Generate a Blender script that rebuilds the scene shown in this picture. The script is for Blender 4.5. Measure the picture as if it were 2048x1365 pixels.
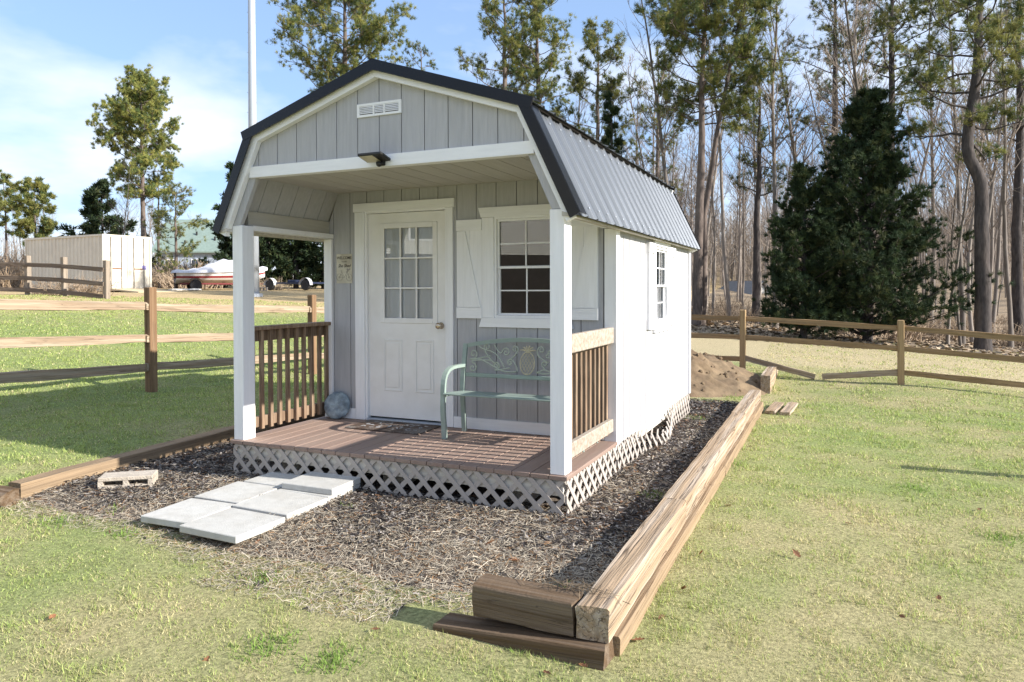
import bpy, bmesh, math, random
import numpy as np
from mathutils import Vector, Matrix, Euler

# ---------------------------------------------------------------- clear
for o in list(bpy.data.objects): bpy.data.objects.remove(o)
SC = bpy.context.scene
COL = SC.collection
DZ = 0.36                      # height of the porch floor above the lawn

# ---------------------------------------------------------------- camera
CAM_POS = Vector((1.7023, -4.6814, 1.296 + DZ))
YAW, PITCH, ROLL, FPX, SHIFT = 0.4222, 0.0165, -0.0027, 1437.25, -79.54
def cam_axes():
    cy, sy, cp, sp, cr, sr = (math.cos(YAW), math.sin(YAW), math.cos(PITCH), math.sin(PITCH), math.cos(ROLL), math.sin(ROLL))
    F = Vector((-sy*cp, cy*cp, -sp)); R = Vector((cy, sy, 0)); U = R.cross(F)
    return R*cr + U*sr, U*cr - R*sr, F
CR, CU, CF = cam_axes()
cam = bpy.data.cameras.new('camera'); cam_o = bpy.data.objects.new('camera', cam); COL.objects.link(cam_o)
M = Matrix(((CR.x, CU.x, -CF.x), (CR.y, CU.y, -CF.y), (CR.z, CU.z, -CF.z))).to_4x4()
M.translation = CAM_POS; cam_o.matrix_world = M
cam.sensor_width = 36; cam.lens = FPX/2048*36; cam.shift_y = SHIFT/2048; cam.clip_start = .05; cam.clip_end = 3000
SC.camera = cam_o
def at_depth(u, v, D):          # a pixel of the photograph and a distance give a point
    d = CF + CR*((u-1024)/FPX) + CU*((682.5+SHIFT-v)/FPX)
    return CAM_POS + d*D

# ---------------------------------------------------------------- light
SUN_EL = math.radians(26.3); SUN_DIR = Vector((math.cos(SUN_EL)*.998, math.cos(SUN_EL)*.062, math.sin(SUN_EL))).normalized()
sun = bpy.data.lights.new('sun', 'SUN'); sun.energy = 2.85; sun.angle = math.radians(.55); sun.color = (1, .945, .86)
sun_o = bpy.data.objects.new('sun', sun); COL.objects.link(sun_o)
sun_o.rotation_euler = (-SUN_DIR).to_track_quat('-Z', 'Y').to_euler(); sun_o.location = (20, 0, 20)
world = bpy.data.worlds.new('World'); SC.world = world; world.use_nodes = True
SKY_STRENGTH = .128; SKY_GAMMA = .5; SKY_SAT = 1.12; SKY_HUE = .5; SKY_TINT = (.74, .90, 1.16)
def build_world():
    nt = world.node_tree; N = nt.nodes; L = nt.links; N.clear()
    out = N.new('ShaderNodeOutputWorld'); bg = N.new('ShaderNodeBackground'); bg.inputs['Strength'].default_value = SKY_STRENGTH
    sky = N.new('ShaderNodeTexSky'); sky.sky_type = 'NISHITA'; sky.sun_disc = False
    sky.sun_elevation = SUN_EL; sky.sun_rotation = math.atan2(SUN_DIR.x, SUN_DIR.y)
    sky.air_density = 1.0; sky.dust_density = .25; sky.ozone_density = 2.0; sky.altitude = 250
    tc = N.new('ShaderNodeTexCoord'); sep = N.new('ShaderNodeSeparateXYZ'); L.new(tc.outputs['Generated'], sep.inputs[0])
    za = N.new('ShaderNodeMath'); za.operation = 'ADD'; za.inputs[1].default_value = .22; L.new(sep.outputs['Z'], za.inputs[0])
    zm = N.new('ShaderNodeMath'); zm.operation = 'MAXIMUM'; zm.inputs[1].default_value = .12; L.new(za.outputs[0], zm.inputs[0])
    dx = N.new('ShaderNodeMath'); dx.operation = 'DIVIDE'; L.new(sep.outputs['X'], dx.inputs[0]); L.new(zm.outputs[0], dx.inputs[1])
    dy = N.new('ShaderNodeMath'); dy.operation = 'DIVIDE'; L.new(sep.outputs['Y'], dy.inputs[0]); L.new(zm.outputs[0], dy.inputs[1])
    cb = N.new('ShaderNodeCombineXYZ'); L.new(dx.outputs[0], cb.inputs[0]); L.new(dy.outputs[0], cb.inputs[1])
    no = N.new('ShaderNodeTexNoise'); no.inputs['Scale'].default_value = 1.1; no.inputs['Detail'].default_value = 6; no.inputs['Roughness'].default_value = .52
    no.inputs['Distortion'].default_value = .15; no.noise_dimensions = '4D'; no.inputs['W'].default_value = CLOUD_W
    L.new(cb.outputs[0], no.inputs['Vector'])
    ra = N.new('ShaderNodeValToRGB'); ra.color_ramp.elements[0].position = .43; ra.color_ramp.elements[1].position = .65
    ra.color_ramp.elements[0].color = (.10, .10, .10, 1); ra.color_ramp.elements[1].color = (.92, .92, .92, 1); L.new(no.outputs['Fac'], ra.inputs[0])
    gm = N.new('ShaderNodeGamma'); gm.inputs[1].default_value = SKY_GAMMA; L.new(sky.outputs[0], gm.inputs[0])      # the photograph's sky is even in tone
    hs = N.new('ShaderNodeHueSaturation'); hs.inputs['Saturation'].default_value = SKY_SAT; hs.inputs['Hue'].default_value = SKY_HUE; tn = N.new('ShaderNodeVectorMath'); tn.operation = 'MULTIPLY'; tn.inputs[1].default_value = SKY_TINT; L.new(gm.outputs[0], tn.inputs[0]); L.new(tn.outputs[0], hs.inputs['Color'])
    mx = N.new('ShaderNodeMix'); mx.data_type = 'RGBA'; L.new(ra.outputs[0], mx.inputs['Factor'])
    L.new(hs.outputs[0], mx.inputs['A']); mx.inputs['B'].default_value = (2.95, 3.0, 3.1, 1)
    L.new(mx.outputs['Result'], bg.inputs[0]); L.new(bg.outputs[0], out.inputs[0])
CLOUD_W = 2.2
build_world()
SC.view_settings.view_transform = 'Standard'; SC.view_settings.look = 'None'; SC.view_settings.gamma = 1; SC.view_settings.use_curve_mapping = False
SC.view_settings.exposure = 1.78
SC.cycles.use_denoising = True
SC.cycles.max_bounces = 8; SC.cycles.transparent_max_bounces = 12; SC.cycles.caustics_reflective = False; SC.cycles.caustics_refractive = False
SC.cycles.sample_clamp_indirect = 6

# ---------------------------------------------------------------- materials
MATS = {}
def mat(name, base, rough=.6, metal=0, var=.12, scale=6, stretch=(1, 1, 1), bump=0, bscale=None, spec=.4, tint=None, tint_amt=.5, tint_scale=2, coat=0, detail=4, rnd=.0):
    if name in MATS: return MATS[name]
    m = bpy.data.materials.new(name); m.use_nodes = True; nt = m.node_tree; N = nt.nodes; L = nt.links
    b = N['Principled BSDF']; b.inputs['Roughness'].default_value = rough; b.inputs['Metallic'].default_value = metal
    b.inputs['Specular IOR Level'].default_value = spec; b.inputs['Coat Weight'].default_value = coat
    tc = N.new('ShaderNodeTexCoord'); oi = N.new('ShaderNodeObjectInfo')
    of = N.new('ShaderNodeVectorMath'); of.operation = 'SCALE'; of.inputs[0].default_value = (37, 51, 23); L.new(oi.outputs['Random'], of.inputs['Scale'])
    ad = N.new('ShaderNodeVectorMath'); ad.operation = 'ADD'; L.new(tc.outputs['Object'], ad.inputs[0]); L.new(of.outputs[0], ad.inputs[1])
    mp = N.new('ShaderNodeMapping'); mp.inputs['Scale'].default_value = stretch; L.new(ad.outputs[0], mp.inputs[0])
    no = N.new('ShaderNodeTexNoise'); no.inputs['Scale'].default_value = scale; no.inputs['Detail'].default_value = detail; no.inputs['Roughness'].default_value = .6; L.new(mp.outputs[0], no.inputs['Vector'])
    mr = N.new('ShaderNodeMapRange'); mr.inputs['From Min'].default_value = .3; mr.inputs['From Max'].default_value = .7
    mr.inputs['To Min'].default_value = 1-var; mr.inputs['To Max'].default_value = 1+var; L.new(no.outputs['Fac'], mr.inputs['Value'])
    col = None
    rgb = N.new('ShaderNodeRGB'); rgb.outputs[0].default_value = (*base, 1); col = rgb.outputs[0]
    if tint:
        n2 = N.new('ShaderNodeTexNoise'); n2.inputs['Scale'].default_value = tint_scale; n2.inputs['Detail'].default_value = 5; L.new(mp.outputs[0], n2.inputs['Vector'])
        r2 = N.new('ShaderNodeMapRange'); r2.inputs['From Min'].default_value = .42; r2.inputs['From Max'].default_value = .66; r2.inputs['To Max'].default_value = tint_amt; L.new(n2.outputs['Fac'], r2.inputs['Value'])
        mx = N.new('ShaderNodeMix'); mx.data_type = 'RGBA'; L.new(r2.outputs[0], mx.inputs['Factor']); L.new(col, mx.inputs['A']); mx.inputs['B'].default_value = (*tint, 1); col = mx.outputs['Result']
    vm = N.new('ShaderNodeVectorMath'); vm.operation = 'SCALE'; L.new(col, vm.inputs[0]); L.new(mr.outputs[0], vm.inputs['Scale']); last = vm.outputs[0]
    if rnd:
        r3 = N.new('ShaderNodeMapRange'); r3.inputs['To Min'].default_value = 1-rnd; r3.inputs['To Max'].default_value = 1+rnd; L.new(oi.outputs['Random'], r3.inputs['Value'])
        v3 = N.new('ShaderNodeVectorMath'); v3.operation = 'SCALE'; L.new(last, v3.inputs[0]); L.new(r3.outputs[0], v3.inputs['Scale']); last = v3.outputs[0]
    L.new(last, b.inputs['Base Color'])
    if bump:
        n4 = N.new('ShaderNodeTexNoise'); n4.inputs['Scale'].default_value = bscale or scale*2; n4.inputs['Detail'].default_value = 5; L.new(mp.outputs[0], n4.inputs['Vector'])
        bp = N.new('ShaderNodeBump'); bp.inputs['Strength'].default_value = min(1, bump); bp.inputs['Distance'].default_value = .01; L.new(n4.outputs['Fac'], bp.inputs['Height']); L.new(bp.outputs[0], b.inputs['Normal'])
    MATS[name] = m; return m
def attr_mat(name, rough=.8, transl=0.0, spec=.2, noise=0, nscale=30):
    if name in MATS: return MATS[name]
    m = bpy.data.materials.new(name); m.use_nodes = True; nt = m.node_tree; N = nt.nodes; L = nt.links
    b = N['Principled BSDF']; b.inputs['Roughness'].default_value = rough; b.inputs['Specular IOR Level'].default_value = spec
    a = N.new('ShaderNodeAttribute'); a.attribute_name = 'Col'; c = a.outputs['Color']
    if noise:
        tc = N.new('ShaderNodeTexCoord'); no = N.new('ShaderNodeTexNoise'); no.inputs['Scale'].default_value = nscale; no.inputs['Detail'].default_value = 6; no.inputs['Roughness'].default_value = .7; L.new(tc.outputs['Object'], no.inputs['Vector'])
        mr = N.new('ShaderNodeMapRange'); mr.inputs['From Min'].default_value = .3; mr.inputs['From Max'].default_value = .7; mr.inputs['To Min'].default_value = 1-noise; mr.inputs['To Max'].default_value = 1+noise; L.new(no.outputs['Fac'], mr.inputs['Value'])
        vm = N.new('ShaderNodeVectorMath'); vm.operation = 'SCALE'; L.new(c, vm.inputs[0]); L.new(mr.outputs[0], vm.inputs['Scale']); c = vm.outputs[0]
        bp = N.new('ShaderNodeBump'); bp.inputs['Strength'].default_value = .6; bp.inputs['Distance'].default_value = .03; L.new(no.outputs['Fac'], bp.inputs['Height']); L.new(bp.outputs[0], b.inputs['Normal'])
    L.new(c, b.inputs['Base Color'])
    if transl:
        t = N.new('ShaderNodeBsdfTranslucent'); L.new(c, t.inputs['Color']); mx = N.new('ShaderNodeMixShader'); mx.inputs[0].default_value = transl
        L.new(b.outputs[0], mx.inputs[1]); L.new(t.outputs[0], mx.inputs[2]); L.new(mx.outputs[0], N['Material Output'].inputs[0])
    MATS[name] = m; return m
def glass_mat(name='window glass', tint=(1, 1, 1), refl=1.9):
    if name in MATS: return MATS[name]
    m = bpy.data.materials.new(name); m.use_nodes = True; nt = m.node_tree; N = nt.nodes; L = nt.links; N.remove(N['Principled BSDF'])
    t = N.new('ShaderNodeBsdfTransparent'); t.inputs[0].default_value = (*tint, 1); g = N.new('ShaderNodeBsdfGlossy'); g.inputs['Roughness'].default_value = .01
    f = N.new('ShaderNodeFresnel'); f.inputs['IOR'].default_value = 1.5; k = N.new('ShaderNodeMath'); k.operation = 'MULTIPLY'; k.inputs[1].default_value = refl; k.use_clamp = True; L.new(f.outputs[0], k.inputs[0])
    mx = N.new('ShaderNodeMixShader'); L.new(k.outputs[0], mx.inputs[0]); L.new(t.outputs[0], mx.inputs[1]); L.new(g.outputs[0], mx.inputs[2]); L.new(mx.outputs[0], N['Material Output'].inputs[0])
    MATS[name] = m; return m

WOODX = (1.2, 14, 14); WOODZ = (14, 14, 1.2); WOODY = (14, 1.2, 14)
m_grey = mat('grey painted siding', (.44, .435, .45), .75, var=.07, scale=3, stretch=WOODZ, bump=.35, bscale=6, tint=(.39, .39, .41), tint_amt=.4, rnd=.025)
m_grey_bounce = mat('bounce warmed grey board', (.48, .455, .415), .75, var=.07, scale=3, stretch=WOODY, bump=.35, bscale=6, rnd=.025)  # grey paint with the warm light bounced off the deck mixed into its colour
m_white = mat('white painted trim', (.86, .855, .87), .6, var=.04, scale=3, stretch=WOODZ, bump=.2, bscale=6, tint=(.79, .78, .77), tint_amt=.4, tint_scale=.7)
m_whitex = mat('white painted board', (.86, .855, .87), .6, var=.04, scale=3, stretch=WOODX, bump=.2, bscale=6, tint=(.79, .78, .77), tint_amt=.4, tint_scale=.7)
m_beige = mat('beige painted board', (.60, .56, .50), .75, var=.08, scale=3, stretch=WOODX, bump=.2, tint=(.4, .36, .3), tint_amt=.5)
m_groove = mat('groove', (.09, .088, .088), .9, var=.1)
m_door = mat('white door paint', (.83, .815, .80), .45, var=.03, scale=8, tint=(.73, .70, .66), tint_amt=.35, tint_scale=5)
m_deck = mat('brown composite deck', (.285, .205, .165), .65, var=.1, scale=4, stretch=WOODY, bump=.2, tint=(.24, .15, .12), tint_amt=.5, rnd=.05)
m_lattice = mat('lattice plastic', (.41, .365, .325), .7, var=.06, scale=6, tint=(.38, .34, .31), tint_amt=.4)
m_rail = mat('stained railing', (.19, .125, .08), .75, var=.35, scale=3, stretch=WOODZ, bump=.4, bscale=5, tint=(.36, .27, .19), tint_amt=.6, rnd=.2)
m_rail_sunlit = mat('sunlit toned weathered rail', (.37, .325, .27), .8, var=.22, scale=3, stretch=WOODX, bump=.5, bscale=5, tint=(.22, .15, .10), tint_amt=.6)  # paler copy of the brown railing wood, sunlight put into its colour
m_roof = mat('galvalume roof', (.19, .203, .22), .42, metal=.85, var=.05, scale=2, tint=(.155, .166, .18), tint_amt=.5, tint_scale=1)
m_black = mat('black metal trim', (.006, .007, .010), .25, var=.1, scale=3, spec=.35)
m_concrete = mat('paver concrete', (.50, .49, .46), .85, var=.08, scale=14, bump=.3, bscale=90, tint=(.42, .40, .36), tint_amt=.6, tint_scale=5, rnd=.05)
m_block = mat('block concrete', (.48, .42, .35), .9, var=.15, scale=30, bump=.8, bscale=80, tint=(.36, .31, .25), tint_amt=.6, tint_scale=8)
m_sage = mat('sage green metal', (.265, .335, .305), .42, var=.08, scale=12, spec=.5, tint=(.30, .36, .31), tint_amt=.35, tint_scale=9)
m_scroll = mat('pale green scroll', (.42, .46, .38), .5, var=.12, scale=20, spec=.5)
m_gold = mat('aged cream scroll', (.52, .47, .33), .5, var=.15, scale=20, spec=.5)
m_brass = mat('knob metal', (.55, .46, .36), .25, metal=.9, var=.05)
m_dark = mat('dark interior', (.085, .085, .08), .9, var=.15, scale=3, stretch=WOODZ)
m_curtain = mat('white curtain', (.93, .94, .96), .9, var=.04, scale=3, stretch=(14, 1, 1))
m_screen = None
m_mat = mat('coir doormat', (.085, .055, .04), .95, var=.5, scale=60, bump=.9, bscale=120, tint=(.26, .24, .22), tint_amt=.6, tint_scale=5)
m_stone = mat('blue grey mosaic', (.30, .37, .41), .5, var=.35, scale=18, bump=.8, bscale=28, tint=(.12, .16, .2), tint_amt=.8, tint_scale=14)
m_sign = mat('aged cream sign', (.60, .56, .46), .6, var=.08, scale=10, tint=(.30, .25, .17), tint_amt=.5, tint_scale=6)
m_ink = mat('sign ink', (.045, .04, .035), .7)
m_ink2 = mat('faded sign ink', (.28, .26, .23), .7)
m_lampblack = mat('lamp housing', (.02, .02, .02), .5)
m_lens = mat('lamp lens', (.55, .50, .38), .3)
m_galv = mat('galvanised steel', (.42, .46, .52), .6, metal=.3, var=.08, scale=4, stretch=(6, 6, .6))
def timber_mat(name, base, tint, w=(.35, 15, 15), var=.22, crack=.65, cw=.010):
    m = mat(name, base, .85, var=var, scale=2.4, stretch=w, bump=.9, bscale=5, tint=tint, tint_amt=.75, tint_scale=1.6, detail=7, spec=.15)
    # long drying cracks: thin dark lines along the grain
    nt = m.node_tree; N = nt.nodes; L = nt.links; b = N['Principled BSDF']; mp = [n for n in N if n.type == 'MAPPING'][0]; src = b.inputs['Base Color'].links[0].from_socket
    no = N.new('ShaderNodeTexNoise'); no.inputs['Scale'].default_value = 1.3; no.inputs['Detail'].default_value = 4; no.inputs['Distortion'].default_value = .2; L.new(mp.outputs[0], no.inputs['Vector'])
    a = N.new('ShaderNodeMath'); a.operation = 'SUBTRACT'; a.inputs[1].default_value = .5; L.new(no.outputs['Fac'], a.inputs[0]); c = N.new('ShaderNodeMath'); c.operation = 'ABSOLUTE'; L.new(a.outputs[0], c.inputs[0])
    r = N.new('ShaderNodeMapRange'); r.inputs['From Max'].default_value = cw; r.inputs['To Min'].default_value = crack; r.inputs['To Max'].default_value = 0; L.new(c.outputs[0], r.inputs['Value'])
    mx = N.new('ShaderNodeMix'); mx.data_type = 'RGBA'; L.new(r.outputs[0], mx.inputs['Factor']); L.new(src, mx.inputs['A']); mx.inputs['B'].default_value = (.05, .035, .025, 1); L.new(mx.outputs['Result'], b.inputs['Base Color'])
    return m
m_timber = timber_mat('sun bleached timber', (.33, .24, .16), (.45, .38, .31), var=.28, crack=.85, cw=.02)
m_timber_shade = timber_mat('shade toned weathered timber', (.115, .075, .045), (.20, .155, .115))  # timber colour darkened for the pieces that lie in shade
m_timber_lo = timber_mat('lower timber', (.30, .215, .135), (.22, .16, .105))
m_fence = timber_mat('split rail wood', (.30, .22, .15), (.42, .35, .26))
m_fencepost = timber_mat('fence post wood', (.19, .115, .065), (.30, .20, .12), w=(15, 15, .35))
m_fencelight = timber_mat('pale fence wood', (.31, .205, .11), (.22, .15, .085))
m_fencelightpost = timber_mat('pale fence post wood', (.38, .26, .14), (.28, .19, .105), w=(15, 15, .35))
m_fencegrey = timber_mat('grey fence post wood', (.30, .25, .20), (.22, .18, .14), w=(15, 15, .35)); m_fencegreyrail = timber_mat('grey fence rail wood', (.15, .115, .09), (.22, .18, .14))
m_bark = mat('pine bark', (.115, .09, .078), .95, var=.4, scale=5, stretch=(3, 3, .8), bump=1, bscale=10, tint=(.19, .15, .125), tint_amt=.6)
m_barkdk = mat('dark bark', (.055, .047, .045), .95, var=.4, scale=5, stretch=(3, 3, .8), bump=1, bscale=10, tint=(.10, .08, .07), tint_amt=.6)
m_barkgrey = mat('grey bark', (.22, .19, .165), .95, var=.3, scale=4, stretch=(3, 3, .6), bump=.5, tint=(.13, .105, .09), tint_amt=.6, rnd=.35)
m_twig = mat('twigs', (.22, .18, .15), .95, var=.2, rnd=.35)
m_pale = mat('pale twigs', (.42, .34, .26), .95, var=.2)
m_needle = attr_mat('needles', .6, .45, .25)
m_cedar = attr_mat('cedar foliage', .7, .2, .2)
m_blade = attr_mat('grass blades', .7, .4, .2)
m_litter = attr_mat('litter', .9, .0, .1)
m_ground = attr_mat('ground soil', .95, 0, .05, noise=.5, nscale=40)
m_mulchbase = mat('mulch soil', (.085, .065, .052), .95, var=.6, scale=28, bump=1, bscale=60, tint=(.26, .20, .15), tint_amt=.7, tint_scale=12)
m_dirt = mat('dug soil', (.19, .135, .08), .95, var=.25, scale=6, bump=1, bscale=24, tint=(.13, .085, .05), tint_amt=.7, tint_scale=4)
m_leaf = mat('dead leaf', (.22, .10, .045), .8, var=.3, scale=30, rnd=.4)
m_glass = glass_mat()

# ---------------------------------------------------------------- mesh helpers
ORG = {}
def mesh_np(name, V, F, col=None, smooth=False):
    V = np.asarray(V, dtype=np.float32); me = bpy.data.meshes.new(name)
    F = np.asarray(F, dtype=np.int32); n, k = F.shape
    me.vertices.add(len(V)); me.vertices.foreach_set('co', V.ravel())
    me.loops.add(n*k); me.loops.foreach_set('vertex_index', F.ravel())
    me.polygons.add(n); me.polygons.foreach_set('loop_start', np.arange(0, n*k, k, dtype=np.int32))
    if smooth: me.polygons.foreach_set('use_smooth', np.ones(n, dtype=bool))
    if col is not None:
        a = me.color_attributes.new('Col', 'FLOAT_COLOR', 'POINT'); c = np.ones((len(V), 4), dtype=np.float32); c[:, :3] = col; a.data.foreach_set('color', c.ravel())
    me.update(calc_edges=True); return me
def link(name, me, m, parent=None, loc=(0, 0, 0)):
    o = bpy.data.objects.new(name, me); COL.objects.link(o)
    if m is not None and me is not None and not me.materials: me.materials.append(m)
    loc = Vector(loc)
    if parent is not None: o.parent = parent; o.location = loc - ORG.get(parent.name, Vector()) 
    else: o.location = loc
    ORG[o.name] = loc if parent is not None else Vector()
    return o
def tag(o, label=None, cat=None, group=None, kind=None):
    if label: o['label'] = label
    if cat: o['category'] = cat
    if group: o['group'] = group
    if kind: o['kind'] = kind
    return o
def thing(name, label, cat, loc=(0, 0, 0), rz=0, group=None):
    o = bpy.data.objects.new(name, None); COL.objects.link(o); o.location = loc; o.rotation_euler = (0, 0, rz); o.empty_display_size = .1
    ORG[o.name] = Vector(); return tag(o, label, cat, group)
def copy_tree(o, parent=None):
    c = o.copy(); COL.objects.link(c)
    if parent is not None: c.parent = parent
    for ch in list(o.children): copy_tree(ch, c)
    return c
class MB:
    def __init__(s): s.v = []; s.f = []
    def add(s, V, F):
        b = len(s.v); s.v += [tuple(p) for p in V]; s.f += [tuple(i+b for i in f) for f in F]; return s
    def box(s, x0, x1, y0, y1, z0, z1, bev=.0, Mx=None):
        if bev <= 0:
            V = [(x, y, z) for z in (z0, z1) for y in (y0, y1) for x in (x0, x1)]
            F = [(0, 2, 3, 1), (4, 5, 7, 6), (0, 1, 5, 4), (2, 6, 7, 3), (0, 4, 6, 2), (1, 3, 7, 5)]
        else:
            b = min(bev, (x1-x0)/2.01, (y1-y0)/2.01, (z1-z0)/2.01); V = []; idx = {}
            for i, X in enumerate((x0, x1)):
                for j, Y in enumerate((y0, y1)):
                    for k, Z in enumerate((z0, z1)):
                        sx, sy, sz = (b if i == 0 else -b), (b if j == 0 else -b), (b if k == 0 else -b)
                        idx[i, j, k, 0] = len(V); V.append((X, Y+sy, Z+sz)); idx[i, j, k, 1] = len(V); V.append((X+sx, Y, Z+sz)); idx[i, j, k, 2] = len(V); V.append((X+sx, Y+sy, Z))
            g = lambda i, j, k, a: idx[i, j, k, a]
            F = []
            for t in (0, 1):
                q = [(0, 0), (1, 0), (1, 1), (0, 1)]; r = q if t else q[::-1]
                F += [tuple(g(t, a, c, 0) for a, c in r), tuple(g(a, t, c, 1) for a, c in (q[::-1] if t else q)), tuple(g(a, c, t, 2) for a, c in r)]
            for a in (0, 1):
                for c in (0, 1):
                    F += [(g(0, a, c, 1), g(1, a, c, 1), g(1, a, c, 2), g(0, a, c, 2)), (g(a, 0, c, 0), g(a, 1, c, 0), g(a, 1, c, 2), g(a, 0, c, 2)), (g(a, c, 0, 0), g(a, c, 1, 0), g(a, c, 1, 1), g(a, c, 0, 1))]
                    for d in (0, 1): F.append((g(a, c, d, 0), g(a, c, d, 1), g(a, c, d, 2)))
        if Mx is not None: V = [Mx @ Vector(p) for p in V]
        return s.add(V, F)
    def prism(s, poly, fn, a, b):      # poly: convex 2-D outline, fn(u, v, w) -> point
        n = len(poly); V = [fn(u, v, a) for u, v in poly] + [fn(u, v, b) for u, v in poly]
        return s.add(V, [tuple(range(n))[::-1], tuple(range(n, 2*n))] + [(i, (i+1) % n, n+(i+1) % n, n+i) for i in range(n)])
    def tube(s, P, R, n=6, cap=True):
        P = [Vector(p) for p in P]; k = len(P); R = R if hasattr(R, '__len__') else [R]*k
        t = (P[1]-P[0]).normalized(); u = t.orthogonal().normalized(); V = []
        for i in range(k):
            t = (P[min(i+1, k-1)]-P[max(i-1, 0)]).normalized(); u = (u-t*u.dot(t)); u = u.normalized() if u.length > 1e-6 else t.orthogonal().normalized(); w = t.cross(u)
            for j in range(n):
                a = 2*math.pi*j/n; V.append(P[i]+(u*math.cos(a)+w*math.sin(a))*R[i])
        F = [(i*n+j, i*n+(j+1) % n, (i+1)*n+(j+1) % n, (i+1)*n+j) for i in range(k-1) for j in range(n)]
        if cap: F += [tuple(range(n))[::-1], tuple(range((k-1)*n, k*n))]
        return s.add(V, F)
    def lathe(s, prof, n=24, c=(0, 0, 0), ax=None):   # prof: (r, h)
        V = []; k = len(prof); Mx = ax or Matrix.Identity(3); c = Vector(c)
        for r, h in prof:
            for j in range(n):
                a = 2*math.pi*j/n; V.append(c + Mx @ Vector((r*math.cos(a), r*math.sin(a), h)))
        F = [(i*n+j, i*n+(j+1) % n, (i+1)*n+(j+1) % n, (i+1)*n+j) for i in range(k-1) for j in range(n)]
        F += [tuple(range(n))[::-1], tuple(range((k-1)*n, k*n))]
        return s.add(V, F)
    def build(s, name, m, parent=None, org=None, smooth=False):
        V = np.array([tuple(p) for p in s.v], dtype=np.float64)
        if org is None: org = (V.min(0)+V.max(0))/2
        org = Vector(org); me = bpy.data.meshes.new(name); me.from_pydata([tuple(p) for p in V-np.array(org)], [], s.f)
        bm = bmesh.new(); bm.from_mesh(me); bmesh.ops.recalc_face_normals(bm, faces=bm.faces); bm.to_mesh(me); bm.free()
        if smooth:
            me.polygons.foreach_set('use_smooth', np.ones(len(me.polygons), dtype=bool))
        return link(name, me, m, parent, org)
def clip(poly, a, b, c):               # keep a*u + b*v <= c
    out = []
    for i in range(len(poly)):
        p, q = poly[i], poly[(i+1) % len(poly)]; dp, dq = a*p[0]+b*p[1]-c, a*q[0]+b*q[1]-c
        if dp <= 0: out.append(p)
        if dp*dq < 0: t = dp/(dp-dq); out.append((p[0]+(q[0]-p[0])*t, p[1]+(q[1]-p[1])*t))
    return out
def area(p): return abs(sum(p[i][0]*p[(i+1) % len(p)][1]-p[(i+1) % len(p)][0]*p[i][1] for i in range(len(p))))/2 if len(p) > 2 else 0
def minus_rect(polys, r):
    u0, u1, v0, v1 = r; out = []
    for p in polys:
        rest = p
        for a, b, c in ((1, 0, u0), (-1, 0, -u1), (0, 1, v0), (0, -1, -v1)):
            if not rest or area(rest) < 1e-6: break
            k = clip(rest, a, b, c)
            if area(k) > 1e-5: out.append(k)
            rest = clip(rest, -a, -b, -c)
    return out
def siding(parent, name, poly, holes, pitch, phase, fn, face, thick, m, back=m_groove, gap=.007, axis=0):
    """boards of a grooved wall: poly in (u, v); fn(u, v, w) -> point; w = face is the outer side"""
    polys = [poly]
    for h in holes: polys = minus_rect(polys, h)
    bk = MB(); d = math.copysign(.009, thick)
    for p in polys: bk.prism(p, fn, face+d, face+thick)
    w = bk.build(name, back, parent)
    us = [p[axis] for p in poly]; k = math.floor((min(us)-phase)/pitch)
    while phase+k*pitch < max(us):
        lo, hi = phase+k*pitch+gap/2, phase+(k+1)*pitch-gap/2; k += 1
        for p in polys:
            q = clip(clip(p, *((1, 0) if axis == 0 else (0, 1)), hi), *((-1, 0) if axis == 0 else (0, -1)), -lo)
            if area(q) > 1e-4: MB().prism(q, fn, face, face+d).build('siding_board', m, w)
    return w
RNG = np.random.default_rng(7); random.seed(5)
def vnoise(x, y, s=1.0, seed=0):       # smooth value noise
    x = np.asarray(x)*s+seed*17.3; y = np.asarray(y)*s+seed*9.1
    xi = np.floor(x).astype(int); yi = np.floor(y).astype(int); fx = x-xi; fy = y-yi; fx = fx*fx*(3-2*fx); fy = fy*fy*(3-2*fy)
    def h(a, b):
        n = (a*374761393 + b*668265263 + seed*982451653) & 0x7fffffff; n = (n ^ (n >> 13))*1274126177 & 0x7fffffff; return (n & 0xffff)/65535.0
    return (h(xi, yi)*(1-fx)+h(xi+1, yi)*fx)*(1-fy)+(h(xi, yi+1)*(1-fx)+h(xi+1, yi+1)*fx)*fy
def fbm(x, y, s=1.0, seed=0): return (vnoise(x, y, s, seed)*.5+vnoise(x, y, s*2.1, seed+1)*.3+vnoise(x, y, s*4.3, seed+2)*.2)

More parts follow.
